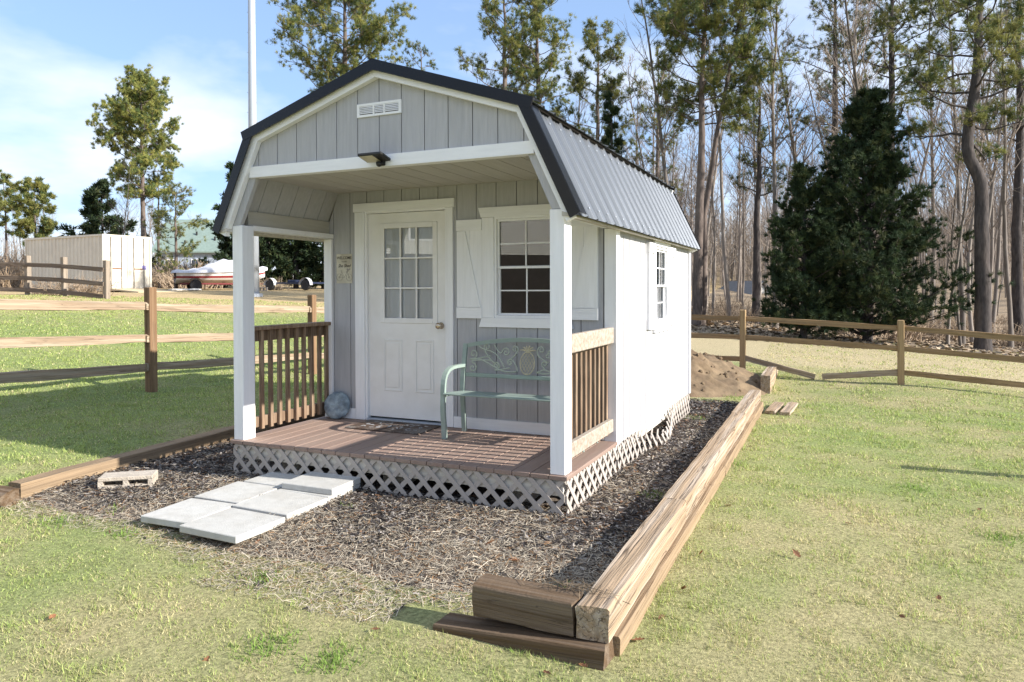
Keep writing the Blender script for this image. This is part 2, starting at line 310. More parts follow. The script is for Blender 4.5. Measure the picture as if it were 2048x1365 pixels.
# ---------------------------------------------------------------- terrain
CP = np.array([(-2, -1.6, .01), (-1, -1.6, 0), (-3, -1.6, .02), (0, -1.6, 0), (-2, -.5, .03), (-3.2, 1, .03), (-1, 3, .02), (0, 1, .02), (0, -3, 0), (2, -5, 0), (-3, -4, 0), (-4, -1.8, .04), (-6, -4, .12), (.9, -1.7, 0), (.9, 2, -.01), (.9, 5.5, -.06), (1, 8, -.10), (3, 0, -.02), (6, 0, -.05), (4.5, 4, -.06), (11, 9, -.5),
  (-4.4, -.9, .14), (-4.5, -1.5, .08), (-4.4, 1, .22), (-4.4, 4, .26), (-7.31, 2.65, .18), (-7.29, 6.14, .06), (-7.33, -.84, .22), (-5.8, 1.5, .20), (-5.6, -1.0, .20), (-5.6, -2.4, .12), (-9.5, 3, .38), (-9.5, 8, .35), (.2, 9.9, .10), (2.85, 9.9, .025), (4.6, 9.9, -.11), (7.5, 9.9, -.30), (-3, 9.5, .12), (2, 14, .02), (6, 14, -.2),
  (2.4, 20.8, .0), (5.5, 20, -.15), (12, 18, -.6), (-13, 6, .80), (-18, 9.5, 1.36), (-21, 9.3, 1.5), (-28.5, 17.5, 1.58), (-34, 17.6, 1.6), (-33, 29, 1.66), (-25, 23, 1.6), (-28, 30, 1.62), (-60, 50, 2.6),
  (-10, 30, 1.0), (0, 34, -.3), (14, 34, -1.0), (30, 30, -1.2), (8, 60, -.5), (40, 70, 2), (-25, 70, 2.6), (0, 110, 6), (60, 120, 8), (-90, 110, 4), (-120, 20, 3), (-60, -40, 2), (60, -40, -1), (0, -40, 0), (100, 40, 3)], dtype=float)
def _k(d): return np.sqrt(d*d+.25)
_D = np.hypot(CP[:, None, 0]-CP[None, :, 0], CP[:, None, 1]-CP[None, :, 1]); _A = np.block([[_k(_D)-.0*np.eye(len(CP)), np.ones((len(CP), 1))], [np.ones((1, len(CP))), np.zeros((1, 1))]])
_w = np.linalg.solve(_A, np.append(CP[:, 2], 0))
BX0, BX1, BY0 = -4.13, .72, -1.56
def H(x, y):
    x = np.asarray(x, dtype=float); y = np.asarray(y, dtype=float); sh = x.shape; x = x.ravel(); y = y.ravel()
    r = np.zeros_like(x)
    for i in range(0, len(x), 20000):
        s = slice(i, i+20000); r[s] = _k(np.hypot(x[s, None]-CP[:, 0], y[s, None]-CP[:, 1])) @ _w[:-1]+_w[-1]
    far = np.hypot(x, y); r = np.where(far > 160, np.clip(r, -5, 12), r)
    bed = (x > BX0) & (x < BX1) & (y > BY0) & (y < 6.4); r = np.where(bed, np.minimum(r, .03), r)
    r += (fbm(x, y, .7, 3)-.5)*.05*np.clip((np.hypot(x+1.5, y-1.5)-3)/4, .2, 1)
    return r.reshape(sh)
def Hs(x, y): return float(H(np.array([x]), np.array([y]))[0])
def bed_front(x): return -1.27+.05*np.sin(np.asarray(x)*1.7+.6)+.05*np.sin(np.asarray(x)*4.3)
def lawn_mix(x, y):                    # share of green: patches of live grass in dormant turf
    g = fbm(x, y, .9, 11)*.6+fbm(x, y, 3.1, 23)*.4
    g = g + np.where((x < -4.2) & (y > -2.5), .20, 0)+np.where((x > .8) & (y > 2) & (y < 9), .05, 0)
    return np.clip((g-.34)*2.2+.08, 0, 1)
C_STRAW = np.array((.40, .35, .19)); C_GREEN = np.array((.24, .29, .11)); C_SAND = np.array((.42, .35, .22)); C_WOOD = np.array((.30, .235, .165))
def ground_col(x, y):
    g = lawn_mix(x, y)[..., None]; c = C_STRAW*(1-g)+C_GREEN*g; c = c*.85
    def mixto(c, col, f): f = np.clip(f, 0, 1)[..., None]; return c*(1-f)+np.array(col)*f
    beyond = y-(9.9+.1*np.sin(x))                       # behind the right fence
    n = fbm(x, y, .35, 31)
    c = mixto(c, C_SAND, np.where(x > -6, np.clip(beyond*.7+(n-.5)*2.2, 0, 1)*(.75+.3*n), 0))
    c = mixto(c, C_WOOD, np.where(x > -9, (y-19+(n-.5)*6)/3, 0))
    far = np.hypot(x-1.7, y+4.7)
    c = mixto(c, (.45, .34, .19), np.where(x <= -9, (far-21+(n-.5)*7)/3, 0)*.85)
    c = mixto(c, (.20, .15, .10), (far-70)/30)
    return c
def axis(lo, hi, fine0, fine1, st, extra=()):
    a = list(np.arange(fine0, fine1+1e-6, st)); d = st
    while a[-1] < hi: d *= 1.17; a.append(a[-1]+d)
    d = st
    while a[0] > lo: d *= 1.17; a.insert(0, a[0]-d)
    return np.array(sorted(set([round(v, 4) for v in a]+list(extra))))
def build_ground():
    X = axis(-600, 600, -9, 7, .2, (BX0-.001, BX0+.001, BX1-.001, BX1+.001)); Y = axis(-120, 700, -6, 16, .2, (BY0-.001, BY0+.001))
    gx, gy = np.meshgrid(X, Y, indexing='ij'); V = np.stack([gx, gy, H(gx, gy)], -1).reshape(-1, 3); n, k = len(X), len(Y)
    i, j = np.meshgrid(np.arange(n-1), np.arange(k-1), indexing='ij'); a = (i*k+j).ravel(); F = np.stack([a, a+k, a+k+1, a+1], 1)
    o = link('ground', mesh_np('ground', V, F, ground_col(V[:, 0], V[:, 1]), True), m_ground); tag(o, kind='structure')
build_ground()
def mulch_z(x, y):
    e = np.clip((y-bed_front(x))/.55, 0, 1); h = H(x, np.minimum(y, 6.0)); e = e*e*(3-2*e); z = (h+.004)*(1-e)+(.078-.012*np.clip(y-3, 0, 3))*e+(fbm(x, y, 3, 5)-.5)*.03*e
    return np.where(y < 6.2, z, z)
def build_bed():
    X = np.arange(BX0+.0, BX1+.001, .05); T = np.linspace(0, 1, 130); gx, t = np.meshgrid(X, T, indexing='ij'); f = bed_front(gx); gy = f+(5.9-f)*t
    z = mulch_z(gx, gy); z[:, 0] -= .03; z[:, -1] -= .06
    V = np.stack([gx, gy, z], -1).reshape(-1, 3); n, k = gx.shape; i, j = np.meshgrid(np.arange(n-1), np.arange(k-1), indexing='ij'); a = (i*k+j).ravel()
    tag(link('mulch_bed', mesh_np('mulch_bed', V, np.stack([a, a+k, a+k+1, a+1], 1), None, True), m_mulchbase), kind='structure')
build_bed()

# ---------------------------------------------------------------- the shed
XC = -1.525; D1 = 1.25; LEN = 4.65
RA, RK, RE = (0, 3.03), (1.27, 2.60), (1.64, 1.80)       # roof outline: apex, knee, eave (offset from the centre line, height)
shed = thing('shed', 'small grey gambrel shed with white trim, metal roof and covered front porch', 'shed', (0, 0, DZ))
def front(u, v, w): return (u, w, v)          # walls facing the camera: u = x, v = z, w = y
def side(u, v, w): return (w, u, v)           # right wall: u = y, v = z, w = x
def roof_x(z):                                # half width of the outline at a height
    return RE[0]+(RK[0]-RE[0])*(z-RE[1])/(RK[1]-RE[1]) if z < RK[1] else RK[0]*(RA[1]-z)/(RA[1]-RK[1])
PITCHB = .2032
# gable above the porch beam
zb0, zb1 = 2.247, 2.338; ins = .075
gable = [(XC-roof_x(zb1)+ins, zb1-.01), (XC+roof_x(zb1)-ins, zb1-.01), (XC+RK[0]-.06, RK[1]-.065), (XC, RA[1]-.075), (XC-RK[0]+.06, RK[1]-.065)]
siding(shed, 'gable_wall', gable, [], PITCHB, XC, front, 0.0, .05, m_grey)
b = MB(); b.prism([(XC-roof_x(zb0)+.13, zb0), (XC+roof_x(zb0)-.13, zb0), (XC+roof_x(zb1)-.095, zb1), (XC-roof_x(zb1)+.095, zb1)], front, -.022, .06); b.build('porch_beam', m_whitex, shed)
for s in (-1, 1):
    p = [(XC+s*1.25, zb0), (XC+s*1.43, 1.855), (XC+s*(roof_x(1.855)-.06), 1.855), (XC+s*(roof_x(zb0)-.06), zb0)]
    b = MB(); b.prism(p, front, 0, .04); b.build('corner_brace', m_grey, shed)
# porch posts
for x0 in (-3.05, -.112):
    b = MB(); b.box(x0, x0+.112, 0.001, .14, 0, 1.853, .004); b.build('porch_post', m_white, shed)
# porch ceiling, sloped sides, headers
siding(shed, 'porch_ceiling', [(XC-1.36, .04), (XC+1.36, .04), (XC+1.36, D1), (XC-1.36, D1)], [], PITCHB, XC+.1, lambda u, v, w: (u, v, w), 2.27, .03, m_grey_bounce)
for s in (-1, 1):
    a0, a1 = (XC+s*1.36, 2.272), (XC+s*1.495, 1.98); n = Vector((a1[1]-a0[1], 0, a0[0]-a1[0])).normalized()*(-s if s > 0 else 1)
    ln = math.hypot(a1[0]-a0[0], a1[1]-a0[1])
    def slope(u, v, w, a0=a0, a1=a1, s=s):
        t = v/ln; nx, nz = (a1[1]-a0[1])/ln*s, -(a1[0]-a0[0])/ln*s
        return (a0[0]+(a1[0]-a0[0])*t-nx*w, u, a0[1]+(a1[1]-a0[1])*t-nz*w)
    siding(shed, 'porch_side_panel', [(.04, 0), (D1, 0), (D1, ln), (.04, ln)], [], PITCHB, .06, slope, 0.0, .03, m_grey)
    b = MB(); b.box(*sorted((XC+s*1.475, XC+s*1.515)), .14, D1, 1.862, 1.99, .003); b.build('side_header', m_grey_bounce, shed)
    b = MB(); b.box(*sorted((XC+s*1.42, XC+s*1.524)), .141, D1, 1.815, 1.861, .003); b.build('header_trim', m_whitex, shed)
    b = MB(); b.prism([(XC+s*1.525, 1.797), (XC+s*1.606, 1.789), (XC+s*1.602, 1.806), (XC+s*1.525, 1.83)], front, -.06, LEN+.04); b.build('soffit', m_beige, shed)
# porch wall with door and window
DOOR = (-2.56, -1.625, 0.0, 2.075); WIN = (-1.115, -.545, 1.055, 1.945)
pw = [(-3.05, 0), (0, 0), (0, 1.86), (XC+1.36, 2.272), (XC-1.36, 2.272), (-3.05, 1.86)]
siding(shed, 'porch_wall', pw, [DOOR, WIN], PITCHB, XC, front, D1, .05, m_grey)
def trim(name, x0, x1, z0, z1, y=D1, t=.022, m=m_white, parent=shed, ends=0):
    b = MB()
    if ends: b.prism([(x0, z1 if ends > 0 else z0), (x1, z1 if ends > 0 else z0), (x1-abs(ends), z0 if ends > 0 else z1), (x0+abs(ends), z0 if ends > 0 else z1)], front, y-t, y+.002)
    else: b.box(x0, x1, y-t, y+.002, z0, z1, .002)
    return b.build(name, m, parent)
# door
door = MB(); door.v = []
lx0, lx1, lz0, lz1 = -2.372, -1.765, .99, 1.925
for r in ((-2.535, lx0, .04, 2.045), (lx1, -1.65, .04, 2.045), (lx0, lx1, .04, lz0), (lx0, lx1, lz1, 2.045)): door.box(r[0], r[1], D1+.018, D1+.055, r[2], r[3])
door_o = door.build('door', m_door, shed)
b = MB()
for r in ((lx0-.02, lx0+.03, lz0-.02, lz1+.02), (lx1-.03, lx1+.02, lz0-.02, lz1+.02), (lx0+.03, lx1-.03, lz0-.02, lz0+.03), (lx0+.03, lx1-.03, lz1-.03, lz1+.02)): b.box(r[0], r[1], D1+.006, D1+.018, r[2], r[3], .003)
b.build('lite_frame', m_door, door_o)
px = np.linspace(lx0+.03, lx1-.03, 4); pz = np.linspace(lz0+.03, lz1-.03, 4)
for i in (1, 2):
    b = MB(); b.box(px[i]-.009, px[i]+.009, D1+.009, D1+.024, lz0+.03, lz1-.03, .002); b.build('muntin', m_door, door_o)
    b = MB(); b.box(lx0+.03, lx1-.03, D1+.011, D1+.022, pz[i]-.009, pz[i]+.009, .002); b.build('muntin', m_door, door_o)
for i in range(3):
    for j in range(3):
        b = MB(); b.box(px[i], px[i+1], D1+.026, D1+.029, pz[j], pz[j+1]); b.build('pane', m_glass, door_o)
b = MB(); cu = np.linspace(lx0-.02, lx1+.02, 60)
V = [(x, D1+.041+.005*math.sin(x*60)+.004*math.sin(x*23), z) for z in (lz0-.03, lz1+.03) for x in cu]; n = len(cu)
b.add(V, [(i, i+1, n+i+1, n+i) for i in range(n-1)]); b.build('curtain', m_curtain, door_o, smooth=True)
for x0, x1 in ((-2.36, -2.145), (-2.0, -1.79)):
    b = MB(); z0, z1 = .30, .81
    for r in ((x0, x0+.018, z0, z1), (x1-.018, x1, z0, z1), (x0+.018, x1-.018, z0, z0+.018), (x0+.018, x1-.018, z1-.018, z1)): b.box(r[0], r[1], D1+.010, D1+.0185, r[2], r[3], .004)
    b.box(x0+.035, x1-.035, D1+.011, D1+.0185, z0+.035, z1-.035, .006); b.build('door_panel', m_door, door_o)
b = MB(); ax = Matrix(((1, 0, 0), (0, 0, -1), (0, 1, 0))); b.lathe([(.032, -.0), (.032, .006), (.012, .012), (.012, .034), (.022, .040), (.030, .052), (.030, .062), (.02, .072), (.002, .074)], 20, (-1.708, D1+.018, .953), ax); b.build('knob', m_brass, door_o, smooth=True)
for r in ((-2.56, -2.537, .0, 2.075), (-1.648, -1.625, 0, 2.075)): 
    b = MB(); b.box(r[0], r[1], D1-.012, D1+.05, r[2], r[3]-.0, .002); b.build('door_jamb', m_white, shed)
b = MB(); b.box(-2.537, -1.648, D1-.012, D1+.05, 2.05, 2.075, .002); b.build('door_jamb', m_whitex, shed)
b = MB(); b.box(-2.536, -1.649, D1-.03, D1+.06, .001, .022, .003); b.build('threshold', m_galv, shed)
trim('door_trim', -2.675, -2.561, 0.001, 2.066); trim('door_trim', -1.624, -1.56, 0.001, 2.066); trim('door_trim', -2.69, -1.545, 2.068, 2.152, t=.026, m=m_whitex)
trim('baseboard', -2.945, -2.677, .001, .105, m=m_whitex, t=.02); trim('baseboard', -1.558, -.092, .001, .105, m=m_whitex, t=.02)
trim('corner_trim', -3.05, -2.955, .001, 1.81, t=.03); trim('corner_trim', -.088, .018, -.04, 1.81, t=.02)
# porch window
def window(prefix, fn, u0, u1, z0, z1, face, inward, shed):
    """double hung window: frame, two sashes, panes, screen; fn maps (u, v, w)"""
    d = inward
    def bx(mb, a0, a1, c0, c1, w0, w1): return mb.prism([(a0, c0), (a1, c0), (a1, c1), (a0, c1)], fn, face+w0*d, face+w1*d)
    fr = MB()
    for r in ((u0, u0+.022, z0, z1), (u1-.022, u1, z0, z1), (u0+.022, u1-.022, z0, z0+.022), (u0+.022, u1-.022, z1-.022, z1)): bx(fr, *r, -.012, .06)
    w = fr.build('window', m_white, shed); zm = (z0+z1)/2
    for (c0, c1, off, nm) in ((zm-.012, z1-.023, .012, 'upper_sash'), (z0+.023, zm+.014, .030, 'lower_sash')):
        a0, a1 = u0+.023, u1-.023; sa = MB(); f = .020
        for r in ((a0, a0+f, c0, c1), (a1-f, a1, c0, c1), (a0+f, a1-f, c0, c0+f), (a0+f, a1-f, c1-f, c1)): bx(sa, *r, off-.004, off+.016)
        um, cm = (a0+a1)/2, (c0+c1)/2
        bx(sa, um-.006, um+.006, c0+f, c1-f, off+.001, off+.010); bx(sa, a0+f, um-.006, cm-.006, cm+.006, off+.002, off+.009); bx(sa, um+.006, a1-f, cm-.006, cm+.006, off+.002, off+.009)
        sa.build(nm, m_white, w)
        for p0, p1 in ((a0+f, um), (um, a1-f)):
            for q0, q1 in ((c0+f, cm), (cm, c1-f)):
                g = MB(); bx(g, p0, p1, q0, q1, off+.011, off+.013); g.build('pane', m_glass, w)
    return w
win = window('window', front, WIN[0]-.018, WIN[1]+.018, WIN[2]-.018, WIN[3]+.012, D1, 1, shed)
trim('window_trim', -1.255, -1.134, 1.037, 1.953); trim('window_trim', -.526, -.405, 1.037, 1.953)
trim('window_trim', -1.29, -.37, 1.955, 2.045, ends=.028, t=.028, m=m_whitex); trim('window_sill', -1.285, -.375, .952, 1.036, ends=-.028, t=.028, m=m_whitex)
def shutter(u0, u1, z0, z1, fn, face, out, flip):
    d = out; b = MB(); um = (u0+u1)/2
    def pr(mb, poly, w0, w1): return mb.prism(poly, fn, face+w0*d, face+w1*d)
    pr(b, [(u0, z0), (um-.003, z0), (um-.003, z1), (u0, z1)], .0, .016); pr(b, [(um+.003, z0), (u1, z0), (u1, z1), (um+.003, z1)], .0, .016); pr(b, [(um-.003, z0), (um+.003, z0), (um+.003, z1), (um-.003, z1)], 0, .012)
    s = b.build('shutter', m_white, shed)
    h = .10
    for c0, c1 in ((z0, z0+h), (z1-h, z1)):
        b = MB(); pr(b, [(u0-.004, c0), (u1+.004, c0), (u1+.004, c1), (u0-.004, c1)], .0165, .034); b.build('batten', m_whitex if fn is front else m_white, s)
    w = .085; a, c = (u0, u1) if not flip else (u1, u0); sg = 1 if c > a else -1
    # panel lies left of the diagonal gap: a raised triangular board, as the photo shows
    b = MB(); poly = [(a, z0+h+.004), (c-sg*.012, z0+h+.004), (a+sg*w, z1-h-.004), (a, z1-h-.004)]
    pr(b, poly if sg > 0 else poly[::-1], .0165, .030); b.build('brace', m_white, s)
    return s
shutter(-1.512, -1.258, 1.03, 1.94, front, D1-.0, -1, False); shutter(-.402, -.148, 1.03, 1.94, front, D1, -1, True)
# right wall
SW = (2.725, 3.275, .945, 1.725)
siding(shed, 'side_wall', [(D1, -.04), (LEN, -.04), (LEN, 1.85), (D1, 1.85)], [SW], PITCHB, D1+.05, side, 0.0, -.05, m_grey, gap=.014)
window('window', side, SW[0]-.018, SW[1]+.018, SW[2]-.018, SW[3]+.012, 0.0, -1, shed)
def strim(name, y0, y1, z0, z1, t=.022, m=m_white):
    b = MB(); b.box(-.001, t, y0, y1, z0, z1, .002); return b.build(name, m, shed)
strim('window_trim', SW[0]-.10, SW[0]-.02, SW[2]-.02, SW[3]+.014); strim('window_trim', SW[1]+.02, SW[1]+.10, SW[2]-.02, SW[3]+.014); strim('window_trim', SW[0]-.11, SW[1]+.11, SW[3]+.016, SW[3]+.10, .028)
strim('window_sill', SW[0]-.11, SW[1]+.11, SW[2]-.10, SW[2]-.022, .028)
shutter(SW[0]-.36, SW[0]-.104, .89, 1.76, side, 0.0, 1, False); shutter(SW[1]+.104, SW[1]+.36, .89, 1.76, side, 0.0, 1, True)
strim('corner_trim', D1+.001, D1+.085, -.04, 1.81, .0185); strim('corner_trim', LEN-.07, LEN+.02, -.04, 1.81, .0185)
# remaining shell: left, back, floor, inner lining, so that the room is a room
siding(shed, 'left_wall', [(D1, -.04), (LEN, -.04), (LEN, 1.85), (D1, 1.85)], [], PITCHB, D1+.05, side, -3.05, .05, m_grey)
bw = [(-3.05, -.04), (0, -.04), (0, 1.86), (XC+RK[0]-.06, RK[1]-.06), (XC, RA[1]-.06), (XC-RK[0]+.06, RK[1]-.06), (-3.05, 1.86)]
siding(shed, 'back_wall', bw, [], PITCHB, XC, front, LEN, -.05, m_grey)
b = MB(); b.prism([(-3.0, -.03), (-.05, -.03), (-.05, -.001), (-3.0, -.001)], front, D1+.06, LEN-.06); b.build('room_floor', m_dark, shed)
# deck
b = MB(); b.box(-3.03, -.02, .012, .05, -.15, -.034); b.build('rim_joist', m_beige, shed)
b = MB(); b.box(-.05, -.016, .052, LEN, -.15, -.044); b.build('rim_joist', m_beige, shed)
for x in (-2.6, -1.55, -.45):
    b = MB(); b.box(x-.05, x+.05, .08, LEN-.05, -.165, -.05); b.build('skid_beam', m_timber_shade, shed)
    for y in (.3, 2.2, 4.2):
        b = MB(); b.box(x-.1, x+.1, y-.1, y+.1, -.34, -.167, .006); b.build('support_block', m_block, shed)
nb = 22; bw_ = 3.10/nb
deckp = MB(); deckp.box(-3.03, -.02, .052, D1, -.06, -.032); deck = deckp.build('porch_floor', m_groove, shed)
for i in range(nb):
    x = -3.075+i*bw_; b = MB(); b.box(x+.0025, x+bw_-.0025, -.022+random.uniform(-.002, .002), D1-.001, -.0315, -.0005+random.uniform(-.0008, .0008), .003); b.build('deck_board', m_deck, deck)
# lattice skirts
def lattice(name, u0, u1, z0, z1, fn, base, out, parts_mat=m_lattice, sag=lambda u: (0, 0), n_extra=0):
    pw_, st = .142, .036; top = MB(); top.prism([(u0, z1-.0), (u1, z1), (u1, z1+.012), (u0, z1+.012)], lambda u, v, w: fn(u, v, w), base-.012*out, base-.004*out); root = top.build(name, parts_mat, shed)
    rect = [(u0, z0), (u1, z0), (u1, z1), (u0, z1)]; hw = st/2*math.sqrt(2)
    for sg, w0 in ((1, 0.0), (-1, .0065)):
        k = math.floor((u0-abs(z1-z0)-.3)/pw_)
        while k*pw_ < u1+abs(z1-z0)+.3:
            c = k*pw_ - sg*z0; k += 1
            p = clip(clip(rect, 1, -sg, c+hw+sg*0), -1, sg, -(c-hw))
            if area(p) < 6e-4: continue
            uc = sum(q[0] for q in p)/len(p); sx, sz = sag(uc)
            def g(u, v, w, sx=sx, sz=sz): 
                P = fn(u, v+sz, w+out*sx*(1 if True else 0)+out*sx*2.2*(z1-v)); return P
            b = MB(); b.prism(p, g, base+out*w0, base+out*(w0+.006)); b.build('lattice_strip', parts_mat, root)
    return root
lattice('front_lattice', -3.045, -.002, -.30, -.034, front, -.001, -1)
lattice('side_lattice', -.004, D1+.0, -.31, -.034, side, .002, 1)
def sagfn(y):
    t = math.exp(-((y-2.75)/.50)**2); return (.10*t, -.13*t)
lattice('side_lattice', D1+.03, LEN-.02, -.33, -.044, side, .002, 1, sag=sagfn)
# railings
def railing(xo, inner, right):
    ys = np.linspace(.185, 1.205, 10)
    if right:
        b = MB(); b.box(xo-.052, xo, .141, D1-.032, .838, .972, .006, None); r = b.build('top_rail', m_rail_sunlit, shed)
        b = MB(); b.box(xo-.052, xo-.004, .141, D1-.032, .085, .195, .006); b.build('bottom_rail', m_rail_sunlit, shed)
        bx = xo-.088
    else:
        b = MB(); b.box(xo-.05, xo+.075, .141, D1-.025, .938, .972, .004); b.build('top_rail', m_rail, shed)
        b = MB(); b.box(xo-.03, xo+.008, .141, D1-.032, .835, .9365, .004); b.build('top_rail', m_rail, shed)
        b = MB(); b.box(xo-.03, xo+.008, .141, D1-.032, .06, .155, .004); b.build('bottom_rail', m_rail, shed)
        bx = xo+.009
    for y in ys:
        b = MB(); lean = random.uniform(-.006, .006); Mx = Matrix.Translation((0, y, 0)) @ Matrix.Rotation(lean, 4, 'X')
        b.box(bx, bx+.035, -.018, .018, .045, .936 if not right else .945, .003, Mx); b.build('baluster', m_rail, shed)
railing(-.002, 0, True); railing(-3.04, 0, False)
# roof
def roof_slope(p0, p1, s, name, m, y0=-.075, y1=LEN+.06):
    """corrugated sheets between two outline points (upper p0 to lower p1)"""
    a, c = Vector((XC+s*p0[0], 0, p0[1])), Vector((XC+s*p1[0], 0, p1[1])); n = Vector((-(c.z-a.z), 0, c.x-a.x)).normalized()
    if n.z < 0: n = -n
    prof = []; y = 0; rp = .2286
    for k in range(5):
        o = k*rp
        prof += [(o, 0), (o+.07, 0), (o+.078, .0025), (o+.092, .0025), (o+.10, 0), (o+.132, 0), (o+.14, .0025), (o+.154, .0025), (o+.162, 0), (o+.180, 0), (o+.192, .015), (o+.214, .015)]
    i = 0; ys = y0; 
    while ys < y1-.05:
        pts = [(ys+q, h) for q, h in prof if q <= .914+.03 and ys+q <= y1]; ys += .9144
        lift = .0035*(i % 2); i += 1; V = []
        for P in (a, c):
            for q, h in pts: V.append(tuple(Vector((P.x, q, P.z))+n*(h+lift)))
        for P in (a, c):
            for q, h in pts: V.append(tuple(Vector((P.x, q, P.z))+n*(h+lift-.0015)))
        k = len(pts); F = [(j, j+1, k+j+1, k+j) for j in range(k-1)]+[(2*k+j, 3*k+j, 3*k+j+1, 2*k+j+1) for j in range(k-1)]+[(k+j, k+j+1, 3*k+j+1, 3*k+j) for j in range(k-1)]
        b = MB(); b.add(V, F); b.build(name, m, shed)
    sc = MB()
    for t in ((.10, .90) if p1 is RE else (.1, .95)):
        for y in np.arange(y0+.12, y1-.05, .2286/1.0):
            P = a.lerp(c, t); P = Vector((P.x, y+.02, P.z))+n*.004; sc.lathe([(.008, -.004), (.008, .003), (.004, .006)], 6, P, n.to_track_quat('Z', 'Y').to_matrix())
    o = sc.build('screw_row', m_galv, shed); o['kind'] = 'stuff'
    b = MB(); c = a.lerp(c, .975); q = [a-n*.004, c-n*.004, c-n*.022, a-n*.022]; b.add([(P.x, y, P.z) for y in (y0+.01, y1-.01) for P in q], [(0, 1, 2, 3), (7, 6, 5, 4), (0, 4, 5, 1), (1, 5, 6, 2), (2, 6, 7, 3), (3, 7, 4, 0)]); b.build('roof_deck', m_black if p1 is not RE else m_beige, shed)
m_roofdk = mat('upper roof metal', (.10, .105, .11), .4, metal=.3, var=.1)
KO = (RK[0]+.05, RK[1]-.017+.012)      # upper slope runs past the knee
for s in (-1, 1):
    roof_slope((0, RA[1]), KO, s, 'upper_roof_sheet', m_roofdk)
    roof_slope((RK[0]-.01, RK[1]-.005), RE, s, 'lower_roof_sheet', m_roof)
    # rake boards (white) and black rake trim, along both slopes
    for (p, q, nm, ex) in (((0, RA[1]), KO, 'rake', .0), ((RK[0], RK[1]-.02), RE, 'rake', .0)):
        a, c = Vector((XC+s*p[0], 0, p[1])), Vector((XC+s*q[0], 0, q[1])); d = (c-a).normalized(); n = Vector((-d.z, 0, d.x)); n = n if n.z > 0 else -n
        up = p[0] == 0
        lo = .115; 
        def quad(n0, n1, y0, y1, m, name, t0=0, t1=0):
            A, B = a+d*t0, c+d*t1; bb = MB(); pts = [A+n*n0, B+n*n0, B+n*n1, A+n*n1]
            if up: 
                # mitre the apex on the centre line
                for i in (0, 3): pts[i] = Vector((XC, 0, pts[i].z + (XC-pts[i].x)*d.z/d.x))
            bb.add([(P.x, y, P.z) for y in (y0, y1) for P in pts], [(0, 1, 2, 3), (7, 6, 5, 4), (0, 4, 5, 1), (1, 5, 6, 2), (2, 6, 7, 3), (3, 7, 4, 0)]); return bb.build(name, m, shed)
        quad(-.094, -.0255, -.055 if up else -.052, -.001 if up else -.004, m_whitex, 'rake_board', 0 if up else -.05, -.03 if up else 0)
        quad(-.052, .028, -.092 if up else -.0895, -.0775 if up else -.0785, m_black, 'rake_trim', 0 if up else -.06, .0)
        quad(.0235, .030, -.0770, .055, m_black, 'rake_flashing', 0, .0)
        quad(-.094, -.0255, LEN+.001, LEN+.05, m_whitex, 'rake_board'); quad(-.052, .028, LEN+.0625, LEN+.075, m_black, 'rake_trim')
# ridge cap
b = MB()
for s in (-1, 1):
    d = Vector((s*RK[0], 0, RK[1]-RA[1])).normalized(); n = Vector((-d.z*s, 0, d.x*s)); A = Vector((XC, 0, RA[1]+.031)); B = A+d*.15
    b.add([(P.x, y, P.z) for y in (-.094, LEN+.07) for P in (A, B, B-n*.003, A-Vector((0, 0, .0032)))], [(0, 1, 2, 3), (7, 6, 5, 4), (0, 4, 5, 1), (1, 5, 6, 2), (2, 6, 7, 3)])
b.build('ridge_cap', m_black, shed)
# gable vent
vent = MB(); vy = -.012; vx0, vx1, vz0, vz1 = -1.725, -1.318, 2.645, 2.748
cols = [vx0+.022, vx0+.148, vx0+.160, vx1-.160, vx1-.148, vx1-.022]
for r in ((vx0, vx1, vz1-.018, vz1), (vx0, vx1, vz0, vz0+.018), (vx0, cols[0], vz0+.018, vz1-.018), (cols[5], vx1, vz0+.018, vz1-.018), (cols[1], cols[2], vz0+.018, vz1-.018), (cols[3], cols[4], vz0+.018, vz1-.018)): vent.box(r[0], r[1], vy, 0, r[2], r[3])
vo = vent.build('gable_vent', m_whitex, shed)
b = MB(); b.box(vx0+.01, vx1-.01, -.0015, -.0005, vz0+.01, vz1-.01); b.build('vent_backing', m_groove, vo)
for c in range(3):
    for k in range(5):
        z = vz0+.025+k*.0125; b = MB(); x0, x1 = cols[2*c], cols[2*c+1]; b.add([(x0, vy+.001, z), (x1, vy+.001, z), (x1, -.002, z+.010), (x0, -.002, z+.010), (x0, vy+.001, z+.004), (x1, vy+.001, z+.004), (x1, -.002, z+.013), (x0, -.002, z+.013)], [(3, 2, 1, 0), (4, 5, 6, 7), (0, 1, 5, 4), (1, 2, 6, 5), (2, 3, 7, 6), (3, 0, 4, 7)]); b.build('louvre', m_whitex, vo)

# ---------------------------------------------------------------- things on the porch
fl = thing('flood_light', 'black floodlight with pale lens fixed on the white porch beam', 'light', (-1.485, -.024, 2.285+DZ)); fl.scale = (.8, .8, .8)
b = MB(); b.box(-.045, .045, -.03, .0, -.045, .045, .008); b.build('mount', m_lampblack, fl)
Mx = Matrix.Translation((-.02, -.10, .025)) @ Matrix.Rotation(math.radians(-14), 4, 'X')
b = MB(); b.box(-.135, .135, -.085, .085, -.014, .014, .006, Mx); h = b.build('head', m_lampblack, fl)
b = MB(); b.box(-.120, .030, -.072, .072, -.018, -.0145, .001, Mx); b.build('lens', m_lens, h)
b = MB(); b.lathe([(.004, -.034), (.022, -.026), (.031, -.008), (.031, .012)], 16, (.005, -.055, -.028)); b.build('motion_sensor', m_lampblack, fl, smooth=True)

